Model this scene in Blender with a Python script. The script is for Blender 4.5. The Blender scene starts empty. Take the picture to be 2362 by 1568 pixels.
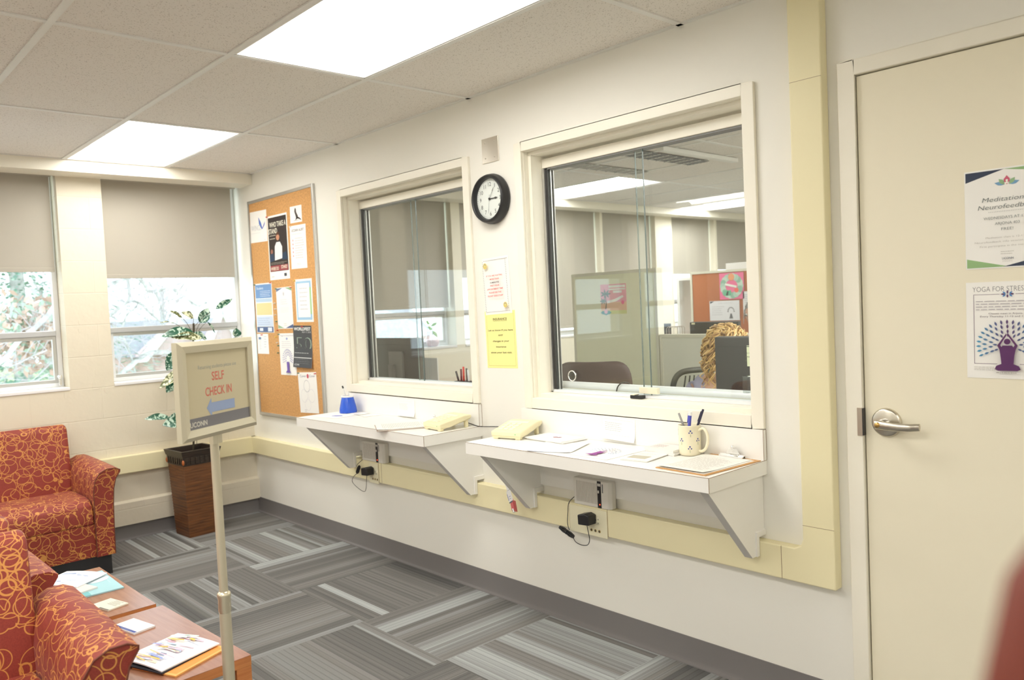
import bpy, bmesh, math, random
from mathutils import Vector, Matrix
sc = bpy.context.scene
C = sc.collection
random.seed(7)
R = math.radians

# ------------------------------------------------------------------ camera
cd = bpy.data.cameras.new('camera'); cam = bpy.data.objects.new('camera', cd); C.objects.link(cam)
F = Vector((-0.73590, 0.67570, -0.04341)); RT = Vector((0.67709, 0.73445, -0.04624)); UP = Vector((-0.00064, 0.06342, 0.99799))
m = Matrix((RT, UP, -F)).transposed().to_4x4(); m.translation = Vector((5.593, -2.536, 1.422))
cam.matrix_world = m
cd.sensor_width = 36.0; cd.lens = 1845.15 * 36 / 2362
cd.clip_start = 0.02; cd.clip_end = 400
cd.dof.use_dof = True; cd.dof.focus_distance = 3.1; cd.dof.aperture_fstop = 3.4
sc.camera = cam

# ------------------------------------------------------------------ sky, exposure
w = bpy.data.worlds.new('sky'); sc.world = w; w.use_nodes = True
nt = w.node_tree; bgn = nt.nodes['Background']
bgn.inputs[0].default_value = (0.86, 0.94, 1.0, 1); bgn.inputs[1].default_value = 3.0
sc.view_settings.view_transform = 'Standard'; sc.view_settings.look = 'None'
sc.view_settings.gamma = 1; sc.view_settings.use_curve_mapping = False
sc.view_settings.exposure = 0.13
sc.cycles.use_denoising = True; sc.cycles.adaptive_threshold = 0.02
sc.cycles.max_bounces = 9; sc.cycles.diffuse_bounces = 5; sc.cycles.transparent_max_bounces = 16
sc.cycles.sample_clamp_indirect = 6
LAMP = 11.5          # radiance of the troffer diffusers

# ------------------------------------------------------------------ materials
MATS = {}
def col(c): return (c[0], c[1], c[2], 1.0)
def srgb(r, g, b):
    f = lambda v: ((v/255+0.055)/1.055)**2.4 if v > 10 else v/255/12.92
    return (f(r), f(g), f(b))
def M(name, c, rough=0.6, metal=0.0, emit=None, es=0.0, bump=None, spec=None, var=None):
    if name in MATS: return MATS[name]
    mt = bpy.data.materials.new(name); mt.use_nodes = True; MATS[name] = mt
    n = mt.node_tree.nodes; l = mt.node_tree.links; b = n['Principled BSDF']
    b.inputs['Base Color'].default_value = col(c); b.inputs['Roughness'].default_value = rough; b.inputs['Metallic'].default_value = metal
    if spec is not None: b.inputs['Specular IOR Level'].default_value = spec
    if emit: b.inputs['Emission Color'].default_value = col(emit); b.inputs['Emission Strength'].default_value = es
    tc = n.new('ShaderNodeTexCoord')
    if var:   # (scale, amount) slight mottling of the paint or plastic
        no = n.new('ShaderNodeTexNoise'); no.inputs['Scale'].default_value = var[0]; no.inputs['Detail'].default_value = 3
        l.new(tc.outputs['Object'], no.inputs['Vector'])
        rp = n.new('ShaderNodeValToRGB'); a = var[1]
        rp.color_ramp.elements[0].color = col([x*(1-a) for x in c]); rp.color_ramp.elements[1].color = col([min(1, x*(1+a)) for x in c])
        rp.color_ramp.elements[0].position = .3; rp.color_ramp.elements[1].position = .7
        l.new(no.outputs['Fac'], rp.inputs[0]); l.new(rp.outputs[0], b.inputs['Base Color'])
    if bump:  # (scale, strength)
        no = n.new('ShaderNodeTexNoise'); no.inputs['Scale'].default_value = bump[0]; no.inputs['Detail'].default_value = 4
        l.new(tc.outputs['Object'], no.inputs['Vector'])
        bp = n.new('ShaderNodeBump'); bp.inputs['Strength'].default_value = bump[1]; bp.inputs['Distance'].default_value = 0.002
        l.new(no.outputs['Fac'], bp.inputs['Height']); l.new(bp.outputs[0], b.inputs['Normal'])
    return mt
def glass(name, tint=(0.93, 0.97, 0.96), gloss=1.0):
    mt = bpy.data.materials.new(name); mt.use_nodes = True; MATS[name] = mt
    n = mt.node_tree.nodes; l = mt.node_tree.links; n.remove(n['Principled BSDF'])
    t = n.new('ShaderNodeBsdfTransparent'); t.inputs[0].default_value = col(tint)
    g = n.new('ShaderNodeBsdfGlossy'); g.inputs['Roughness'].default_value = 0.0; g.inputs[0].default_value = col((gloss,)*3)
    ge = n.new('ShaderNodeNewGeometry'); dt = n.new('ShaderNodeVectorMath'); dt.operation = 'DOT_PRODUCT'; l.new(ge.outputs['Normal'], dt.inputs[0]); l.new(ge.outputs['Incoming'], dt.inputs[1])
    def mo(op, a, v=None):
        x = n.new('ShaderNodeMath'); x.operation = op; l.new(a, x.inputs[0])
        if v is not None: x.inputs[1].default_value = v
        return x.outputs[0]
    ab = mo('ABSOLUTE', dt.outputs['Value']); om = mo('MULTIPLY_ADD', ab, -1.0); om.node.inputs[2].default_value = 1.0
    fr = mo('MULTIPLY_ADD', mo('POWER', om, 5.0), .95); fr.node.inputs[2].default_value = .045
    mx = n.new('ShaderNodeMixShader'); l.new(fr, mx.inputs[0]); l.new(t.outputs[0], mx.inputs[1]); l.new(g.outputs[0], mx.inputs[2])
    l.new(mx.outputs[0], n['Material Output'].inputs[0]); return mt

wall = M('wall_paint', (0.875, 0.855, 0.785), 0.62, bump=(60, .08))
wall_o = M('office_paint', (0.86, 0.81, 0.67), 0.65)
trimw = M('cream_enamel', (0.89, 0.85, 0.735), 0.42)
race = M('raceway_enamel', (0.85, 0.775, 0.50), 0.45)
doorp = M('door_enamel', (0.86, 0.80, 0.63), 0.45, bump=(30, .03))
lam = M('white_laminate', (0.90, 0.885, 0.84), 0.38)
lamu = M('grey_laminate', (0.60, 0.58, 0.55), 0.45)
seam = M('brown_seam', (0.30, 0.20, 0.12), 0.7)
alu = M('aluminium', (0.62, 0.62, 0.60), 0.35, 0.8)
aluw = M('white_aluminium', (0.82, 0.83, 0.84), 0.4, 0.1)
steel = M('brushed_steel', (0.62, 0.58, 0.50), 0.28, 1.0, bump=(300, .05))
chrome = M('chrome', (0.9, 0.9, 0.9), 0.08, 1.0)
black = M('black_plastic', (0.018, 0.018, 0.02), 0.4)
dark = M('dark_rubber', (0.05, 0.05, 0.05), 0.6)
darkg = M('dark_grey_plastic', (0.035, 0.034, 0.033), 0.45)
paper = M('paper_white', (0.90, 0.89, 0.87), 0.7)
beige = M('beige_plastic', (0.83, 0.76, 0.50), 0.4)
base_m = M('grey_cove', (0.20, 0.187, 0.185), 0.45)
cork = M('cork', (0.62, 0.33, 0.12), 0.85, bump=(250, .4), var=(90, .16))
gl_in = glass('sliding_glass', (0.965, 0.985, 0.98)); gl_out = glass('window_glass', (0.95, 0.98, 0.98))
acrylic = glass('clear_acrylic', (0.82, 0.86, 0.85))

M('sticker_cream', (.85, .80, .55), .5)
def carpet_mat():
    mt = bpy.data.materials.new('carpet_tiles'); mt.use_nodes = True; n = mt.node_tree.nodes; l = mt.node_tree.links; b = n['Principled BSDF']
    b.inputs['Roughness'].default_value = 0.95; b.inputs['Specular IOR Level'].default_value = 0.1
    geo = n.new('ShaderNodeNewGeometry'); sp = n.new('ShaderNodeSeparateXYZ'); l.new(geo.outputs['Position'], sp.inputs[0])
    def mth(op, a, bb=None, cc=None):
        x = n.new('ShaderNodeMath'); x.operation = op
        for i, v in enumerate((a, bb, cc)):
            if v is None: continue
            if isinstance(v, (int, float)): x.inputs[i].default_value = v
            else: l.new(v, x.inputs[i])
        return x.outputs[0]
    T = 0.61
    u = mth('DIVIDE', mth('ADD', sp.outputs[0], 0.02), T); v = mth('DIVIDE', mth('ADD', sp.outputs[1], 0.02), T)
    iu = mth('FLOOR', u); iv = mth('FLOOR', v); fu = mth('SUBTRACT', u, iu); fv = mth('SUBTRACT', v, iv)
    par = mth('FLOORED_MODULO', mth('ADD', iu, iv), 2.0)
    mixf = lambda f, a, bb: mth('ADD', mth('MULTIPLY', f, bb), mth('MULTIPLY', mth('SUBTRACT', 1.0, f), a))
    cc = mixf(par, fv, fu)      # coordinate across the stripes
    seed = mth('ADD', mth('MULTIPLY', iu, 7.31), mth('MULTIPLY', iv, 3.77))
    def stripes(N, off):
        # wobble the coordinate so that stripes have unequal widths
        s = n.new('ShaderNodeTexNoise'); s.noise_dimensions = '1D'; s.inputs['Scale'].default_value = 3.1; s.inputs['Detail'].default_value = 0
        l.new(mth('ADD', cc, mth('ADD', seed, off)), s.inputs['W'])
        q = mth('FLOOR', mth('ADD', mth('MULTIPLY', cc, N), mth('MULTIPLY', s.outputs['Fac'], N*0.55)))
        wn = n.new('ShaderNodeTexWhiteNoise'); wn.noise_dimensions = '2D'
        cb = n.new('ShaderNodeCombineXYZ'); l.new(q, cb.inputs[0]); l.new(mth('ADD', seed, off), cb.inputs[1]); l.new(cb.outputs[0], wn.inputs['Vector'])
        return wn.outputs['Value']
    a1 = stripes(9, 0.5); a2 = stripes(26, 11.5); a3 = stripes(3, 4.2)
    val = mth('ADD', mth('ADD', mth('MULTIPLY', a1, .56), mth('MULTIPLY', a2, .20)), mth('MULTIPLY', a3, .24))
    rp = n.new('ShaderNodeValToRGB'); e = rp.color_ramp.elements
    e[0].position = .12; e[0].color = col((0.125, 0.124, 0.121)); e[1].position = .86; e[1].color = col((0.42, 0.44, 0.435))
    for p, c in ((.35, (0.175, 0.170, 0.161)), (.52, (0.228, 0.220, 0.208)), (.64, (0.250, 0.252, 0.246)), (.72, (0.33, 0.34, 0.335))):
        x = e.new(p); x.color = col(c)
    l.new(val, rp.inputs[0])
    # fine pinstripes and fibre
    pin = mth('GREATER_THAN', mth('SINE', mth('MULTIPLY', cc, 150.0)), 0.82)
    noi = n.new('ShaderNodeTexNoise'); noi.inputs['Scale'].default_value = 420; noi.inputs['Detail'].default_value = 2; l.new(geo.outputs['Position'], noi.inputs['Vector'])
    k = mth('MULTIPLY', mth('ADD', 0.72, mth('MULTIPLY', noi.outputs['Fac'], 0.56)), mth('SUBTRACT', 1.0, mth('MULTIPLY', pin, .20)))
    mx = n.new('ShaderNodeMix'); mx.data_type = 'RGBA'; mx.blend_type = 'MULTIPLY'; mx.inputs[0].default_value = 1
    cbk = n.new('ShaderNodeCombineXYZ'); [l.new(k, cbk.inputs[i]) for i in range(3)]
    l.new(rp.outputs[0], mx.inputs[6]); l.new(cbk.outputs[0], mx.inputs[7]); l.new(mx.outputs[2], b.inputs['Base Color'])
    bp = n.new('ShaderNodeBump'); bp.inputs['Strength'].default_value = .5; bp.inputs['Distance'].default_value = .003
    l.new(noi.outputs['Fac'], bp.inputs['Height']); l.new(bp.outputs[0], b.inputs['Normal'])
    return mt
def fabric_mat():
    mt = bpy.data.materials.new('red_gold_fabric'); mt.use_nodes = True; n = mt.node_tree.nodes; l = mt.node_tree.links; b = n['Principled BSDF']
    b.inputs['Roughness'].default_value = 0.62; b.inputs['Sheen Weight'].default_value = 0.08; b.inputs['Sheen Roughness'].default_value = .4
    tc = n.new('ShaderNodeTexCoord'); outs = []
    for i, (s, r) in enumerate(((11, .50), (13, .57), (15, .46), (12, .64))):
        mp = n.new('ShaderNodeMapping'); mp.inputs['Location'].default_value = (3.1*i, 7.7*i, 1.3*i); mp.inputs['Rotation'].default_value = (.4*i, .3*i, .9*i)
        l.new(tc.outputs['Object'], mp.inputs[0])
        v = n.new('ShaderNodeTexVoronoi'); v.inputs['Scale'].default_value = s; l.new(mp.outputs[0], v.inputs['Vector'])
        a = n.new('ShaderNodeMath'); a.operation = 'SUBTRACT'; a.inputs[1].default_value = r; l.new(v.outputs['Distance'], a.inputs[0])
        ab = n.new('ShaderNodeMath'); ab.operation = 'ABSOLUTE'; l.new(a.outputs[0], ab.inputs[0])
        lt = n.new('ShaderNodeMath'); lt.operation = 'LESS_THAN'; lt.inputs[1].default_value = 0.00125*s; l.new(ab.outputs[0], lt.inputs[0]); outs.append(lt.outputs[0])
    acc = outs[0]
    for o in outs[1:]:
        mxx = n.new('ShaderNodeMath'); mxx.operation = 'MAXIMUM'; l.new(acc, mxx.inputs[0]); l.new(o, mxx.inputs[1]); acc = mxx.outputs[0]
    no = n.new('ShaderNodeTexNoise'); no.inputs['Scale'].default_value = 260; l.new(tc.outputs['Object'], no.inputs['Vector'])
    rd = n.new('ShaderNodeValToRGB'); rd.color_ramp.elements[0].color = col((0.17, 0.016, 0.010)); rd.color_ramp.elements[1].color = col((0.33, 0.045, 0.024)); l.new(no.outputs['Fac'], rd.inputs[0])
    mx = n.new('ShaderNodeMix'); mx.data_type = 'RGBA'; l.new(acc, mx.inputs[0]); l.new(rd.outputs[0], mx.inputs[6]); mx.inputs[7].default_value = col((0.58, 0.25, 0.055))
    l.new(mx.outputs[2], b.inputs['Base Color'])
    bp = n.new('ShaderNodeBump'); bp.inputs['Strength'].default_value = .3; bp.inputs['Distance'].default_value = .002; l.new(acc, bp.inputs['Height']); l.new(bp.outputs[0], b.inputs['Normal'])
    return mt
def wood_mat(name, c1, c2, axis=0, rough=.25, scale=3.0, sv=None):
    mt = bpy.data.materials.new(name); mt.use_nodes = True; n = mt.node_tree.nodes; l = mt.node_tree.links; b = n['Principled BSDF']
    b.inputs['Roughness'].default_value = rough
    tc = n.new('ShaderNodeTexCoord'); mp = n.new('ShaderNodeMapping'); s = [26, 26, 26]; s[axis] = 1.6; s = sv or s; mp.inputs['Scale'].default_value = s
    l.new(tc.outputs['Object'], mp.inputs[0]); no = n.new('ShaderNodeTexNoise'); no.inputs['Scale'].default_value = scale; no.inputs['Detail'].default_value = 6; no.inputs['Distortion'].default_value = .6
    l.new(mp.outputs[0], no.inputs['Vector']); rp = n.new('ShaderNodeValToRGB'); rp.color_ramp.elements[0].color = col(c1); rp.color_ramp.elements[1].color = col(c2)
    rp.color_ramp.elements[0].position = .3; rp.color_ramp.elements[1].position = .7
    l.new(no.outputs['Fac'], rp.inputs[0]); l.new(rp.outputs[0], b.inputs['Base Color']); return mt
def ceil_mat():
    mt = bpy.data.materials.new('acoustic_tile'); mt.use_nodes = True; n = mt.node_tree.nodes; l = mt.node_tree.links; b = n['Principled BSDF']
    b.inputs['Roughness'].default_value = .9
    tc = n.new('ShaderNodeTexCoord'); v = n.new('ShaderNodeTexVoronoi'); v.inputs['Scale'].default_value = 120; l.new(tc.outputs['Object'], v.inputs['Vector'])
    no = n.new('ShaderNodeTexNoise'); no.inputs['Scale'].default_value = 60; no.inputs['Detail'].default_value = 5; l.new(tc.outputs['Object'], no.inputs['Vector'])
    rp = n.new('ShaderNodeValToRGB'); rp.color_ramp.elements[0].position = .05; rp.color_ramp.elements[0].color = col((0.50, 0.46, 0.40)); rp.color_ramp.elements[1].position = .16; rp.color_ramp.elements[1].color = col((0.80, 0.76, 0.70))
    mm = n.new('ShaderNodeMath'); mm.operation = 'MULTIPLY'; l.new(v.outputs['Distance'], mm.inputs[0]); l.new(no.outputs['Fac'], mm.inputs[1]); l.new(mm.outputs[0], rp.inputs[0])
    l.new(rp.outputs[0], b.inputs['Base Color']); return mt
def block_mat():
    mt = bpy.data.materials.new('painted_block'); mt.use_nodes = True; n = mt.node_tree.nodes; l = mt.node_tree.links; b = n['Principled BSDF']
    b.inputs['Base Color'].default_value = col((0.76, 0.70, 0.565)); b.inputs['Roughness'].default_value = .55
    geo = n.new('ShaderNodeNewGeometry'); sp = n.new('ShaderNodeSeparateXYZ'); cb = n.new('ShaderNodeCombineXYZ'); l.new(geo.outputs['Position'], sp.inputs[0]); l.new(sp.outputs[1], cb.inputs[0]); l.new(sp.outputs[2], cb.inputs[1])
    br = n.new('ShaderNodeTexBrick'); br.inputs['Scale'].default_value = 1.0; br.inputs['Brick Width'].default_value = .406; br.inputs['Row Height'].default_value = .203; br.inputs['Mortar Size'].default_value = .004; br.inputs['Mortar Smooth'].default_value = .8
    l.new(cb.outputs[0], br.inputs['Vector'])
    no = n.new('ShaderNodeTexNoise'); no.inputs['Scale'].default_value = 14; no.inputs['Detail'].default_value = 5; l.new(geo.outputs['Position'], no.inputs['Vector'])
    ad = n.new('ShaderNodeMath'); ad.operation = 'MULTIPLY_ADD'; l.new(br.outputs['Fac'], ad.inputs[0]); ad.inputs[1].default_value = -.6; l.new(no.outputs['Fac'], ad.inputs[2])
    bp = n.new('ShaderNodeBump'); bp.inputs['Strength'].default_value = .35; bp.inputs['Distance'].default_value = .006; l.new(ad.outputs[0], bp.inputs['Height']); l.new(bp.outputs[0], b.inputs['Normal'])
    return mt
def leaf_mat(name, dk, lt, sc_=38, thr=.52):
    mt = bpy.data.materials.new(name); mt.use_nodes = True; n = mt.node_tree.nodes; l = mt.node_tree.links; b = n['Principled BSDF']; b.inputs['Roughness'].default_value = .3
    tc = n.new('ShaderNodeTexCoord'); no = n.new('ShaderNodeTexNoise'); no.inputs['Scale'].default_value = sc_; no.inputs['Detail'].default_value = 3; no.inputs['Distortion'].default_value = 1.2
    l.new(tc.outputs['Object'], no.inputs['Vector']); rp = n.new('ShaderNodeValToRGB'); rp.color_ramp.elements[0].position = thr-.03; rp.color_ramp.elements[1].position = thr+.05
    rp.color_ramp.elements[0].color = col(dk); rp.color_ramp.elements[1].color = col(lt); l.new(no.outputs['Fac'], rp.inputs[0]); l.new(rp.outputs[0], b.inputs['Base Color']); return mt
carpet = carpet_mat(); fabric = fabric_mat(); ceil_m = ceil_mat(); block = block_mat()
grid_m = M('ceiling_grid_white', (0.80, 0.79, 0.75), .5)
table_m = wood_mat('cherry_laminate', (0.30, 0.13, 0.075), (0.37, 0.17, 0.10), 0, .2)
edge_m = wood_mat('cherry_edge', (0.48, 0.16, 0.05), (0.60, 0.24, 0.08), 1, .35)
wicker = wood_mat('woven_brown', (0.075, 0.030, 0.012), (0.25, 0.095, 0.028), 0, .45, 2.2, (3, 3, 75))
wick_dk = wood_mat('carved_dark_wood', (0.012, 0.009, 0.007), (0.05, 0.03, 0.02), 1, .35, 6)
blind_m = M('blind_fabric', (0.47, 0.44, 0.375), .85, bump=(500, .1))
tex_hi = M('lamp_diffuser', (0.9, 0.9, 0.88), .6, emit=(1.0, 0.975, 0.925), es=LAMP)
tex_of = M('office_lamp_diffuser', (0.9, 0.9, 0.88), .6, emit=(1.0, 0.985, 0.95), es=LAMP*1.35)
lampw = M('lamp_white', (0.88, 0.87, 0.84), .4)

# ------------------------------------------------------------------ builders
TXT = {}
def glyphs(body, bold=0.0, shear=0.0):
    k = (body, bold, shear)
    if k in TXT: return TXT[k]
    cu = bpy.data.curves.new('t', 'FONT'); cu.body = body; cu.size = 1; cu.resolution_u = 3; cu.offset = bold; cu.shear = shear
    ob = bpy.data.objects.new('t', cu); me = ob.to_mesh()
    vs = [v.co.xy.copy() for v in me.vertices]; fs = [tuple(p.vertices) for p in me.polygons]
    ob.to_mesh_clear(); bpy.data.objects.remove(ob); bpy.data.curves.remove(cu)
    x0 = min(v.x for v in vs); x1 = max(v.x for v in vs); y0 = min(v.y for v in vs); y1 = max(v.y for v in vs)
    TXT[k] = (vs, fs, x0, x1, y0, y1); return TXT[k]

class B:
    def __init__(s): s.v = []; s.f = []; s.mi = []; s.ms = []; s.sm = []
    def mat(s, m):
        if m not in s.ms: s.ms.append(m)
        return s.ms.index(m)
    def add(s, vs, fs, m, smooth=False):
        o = len(s.v); i = s.mat(m); s.v += [Vector(v) for v in vs]
        for f in fs: s.f.append(tuple(x+o for x in f)); s.mi.append(i); s.sm.append(smooth)
        return s
    def box(s, x0, x1, y0, y1, z0, z1, m):
        vs = [(x, y, z) for x in (x0, x1) for y in (y0, y1) for z in (z0, z1)]
        return s.add(vs, [(0, 1, 3, 2), (4, 6, 7, 5), (0, 4, 5, 1), (2, 3, 7, 6), (0, 2, 6, 4), (1, 5, 7, 3)], m)
    def obox(s, c, ax, ay, az, m):   # oriented box, half-axes as vectors
        c = Vector(c); ax = Vector(ax); ay = Vector(ay); az = Vector(az)
        vs = [c+ax*i+ay*j+az*k for i in (-1, 1) for j in (-1, 1) for k in (-1, 1)]
        return s.add(vs, [(0, 1, 3, 2), (4, 6, 7, 5), (0, 4, 5, 1), (2, 3, 7, 6), (0, 2, 6, 4), (1, 5, 7, 3)], m)
    def prism(s, pts, axis, a, b, m, smooth=False):  # pts 2D in the two other axes (in order)
        n = len(pts)
        def P(p, t):
            q = [p[0], p[1]]; q.insert(axis, t); return q
        vs = [P(p, a) for p in pts]+[P(p, b) for p in pts]
        s.add(vs, [(i, (i+1) % n, n+(i+1) % n, n+i) for i in range(n)], m, smooth)
        s.add([P(p, a) for p in pts], [tuple(range(n))[::-1]], m); s.add([P(p, b) for p in pts], [tuple(range(n))], m); return s
    def tube(s, path, r, m, n=8, caps=True):
        path = [Vector(p) for p in path]; rs = r if isinstance(r, (list, tuple)) else [r]*len(path)
        d0 = (path[1]-path[0]).normalized(); up = Vector((0, 0, 1)) if abs(d0.z) < .9 else Vector((1, 0, 0)); u = d0.cross(up).normalized(); vs = []
        for i, p in enumerate(path):
            d = (path[min(i+1, len(path)-1)]-path[max(i-1, 0)]).normalized()
            u = (u-d*u.dot(d)).normalized(); w_ = d.cross(u)
            vs += [p+(u*math.cos(2*math.pi*k/n)+w_*math.sin(2*math.pi*k/n))*rs[i] for k in range(n)]
        fs = [(i*n+k, i*n+(k+1) % n, (i+1)*n+(k+1) % n, (i+1)*n+k) for i in range(len(path)-1) for k in range(n)]
        s.add(vs, fs, m, True)
        if caps: s.add(vs[:n], [tuple(range(n))[::-1]], m); s.add(vs[-n:], [tuple(range(n))], m)
        return s
    def lathe(s, prof, c, m, n=32, ax=(0, 0, 1), smooth=True):  # prof [(r, t)] about axis through c
        c = Vector(c); a = Vector(ax).normalized(); u = a.orthogonal().normalized(); w_ = a.cross(u); vs = []
        for r, t in prof: vs += [c+a*t+(u*math.cos(2*math.pi*k/n)+w_*math.sin(2*math.pi*k/n))*r for k in range(n)]
        fs = [(i*n+k, i*n+(k+1) % n, (i+1)*n+(k+1) % n, (i+1)*n+k) for i in range(len(prof)-1) for k in range(n)]
        return s.add(vs, fs, m, smooth)
    def sphere(s, c, r, m, n=12, k=8, sc_=(1, 1, 1)):
        c = Vector(c); vs = []
        for j in range(k+1):
            t = math.pi*j/k
            vs += [c+Vector((math.sin(t)*math.cos(2*math.pi*i/n)*sc_[0], math.sin(t)*math.sin(2*math.pi*i/n)*sc_[1], math.cos(t)*sc_[2]))*r for i in range(n)]
        return s.add(vs, [(j*n+i, (j+1)*n+i, (j+1)*n+(i+1) % n, j*n+(i+1) % n) for j in range(k) for i in range(n)], m, True)
    def obj(s, name, parent=None, bevel=0, seg=2, angle=None, origin=None, world=True, subsurf=0):
        me = bpy.data.meshes.new(name); me.from_pydata([tuple(v) for v in s.v], [], s.f)
        for mt in s.ms: me.materials.append(mt)
        me.polygons.foreach_set('material_index', s.mi); me.polygons.foreach_set('use_smooth', s.sm)
        bm = bmesh.new(); bm.from_mesh(me); bmesh.ops.remove_doubles(bm, verts=bm.verts, dist=1e-5) if bevel or subsurf else None
        bmesh.ops.recalc_face_normals(bm, faces=bm.faces) if not getattr(s, 'flat', False) else None
        bm.to_mesh(me); bm.free()
        ob = bpy.data.objects.new(name, me); C.objects.link(ob)
        if parent is not None:
            if world:
                pm = Matrix.Translation(parent.location) @ parent.rotation_euler.to_matrix().to_4x4()
                par = parent.parent
                if par is not None: pm = Matrix.Translation(par.location) @ par.rotation_euler.to_matrix().to_4x4() @ pm
                me.transform(pm.inverted())
            ob.parent = parent
        elif s.v:
            if origin is None:
                xs = [v.x for v in s.v]; ys = [v.y for v in s.v]; zs = [v.z for v in s.v]
                origin = ((min(xs)+max(xs))/2, (min(ys)+max(ys))/2, min(zs))
            me.transform(Matrix.Translation(-Vector(origin))); ob.location = origin
        if angle is not None:
            me.polygons.foreach_set('use_smooth', [True]*len(me.polygons)); me.set_sharp_from_angle(angle=R(angle))
        if bevel:
            bv = ob.modifiers.new('bevel', 'BEVEL'); bv.width = bevel; bv.segments = seg; bv.limit_method = 'ANGLE'; bv.angle_limit = R(40)
        if subsurf:
            ss = ob.modifiers.new('sub', 'SUBSURF'); ss.levels = subsurf; ss.render_levels = subsurf
        return ob
def tag(o, label, cat, group=None):
    o['label'] = label; o['category'] = cat
    if group: o['group'] = group
    return o
def thing(name, label, cat, loc, rotz=0, group=None):
    o = bpy.data.objects.new(name, None); C.objects.link(o); o.empty_display_size = .05
    o.location = loc; o.rotation_euler = (0, 0, rotz); return tag(o, label, cat, group)
def struct(o): o['kind'] = 'structure'; return o
def dup(root, loc, rotz, label, group=None):
    r = root.copy(); C.objects.link(r); r.location = loc; r.rotation_euler = (0, 0, rotz); r['label'] = label
    if group: r['group'] = group
    for ch in [o for o in bpy.data.objects if o.parent == root]:
        c = ch.copy(); C.objects.link(c); c.parent = r
        for g in [o for o in bpy.data.objects if o.parent == ch]:
            d = g.copy(); C.objects.link(d); d.parent = c
    return r
PM = {}
def pc(c):   # printed ink colour
    k = tuple(round(x) for x in c)
    if k not in PM: PM[k] = M('ink_%d_%d_%d' % k, srgb(*k), .65)
    return PM[k]
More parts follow.
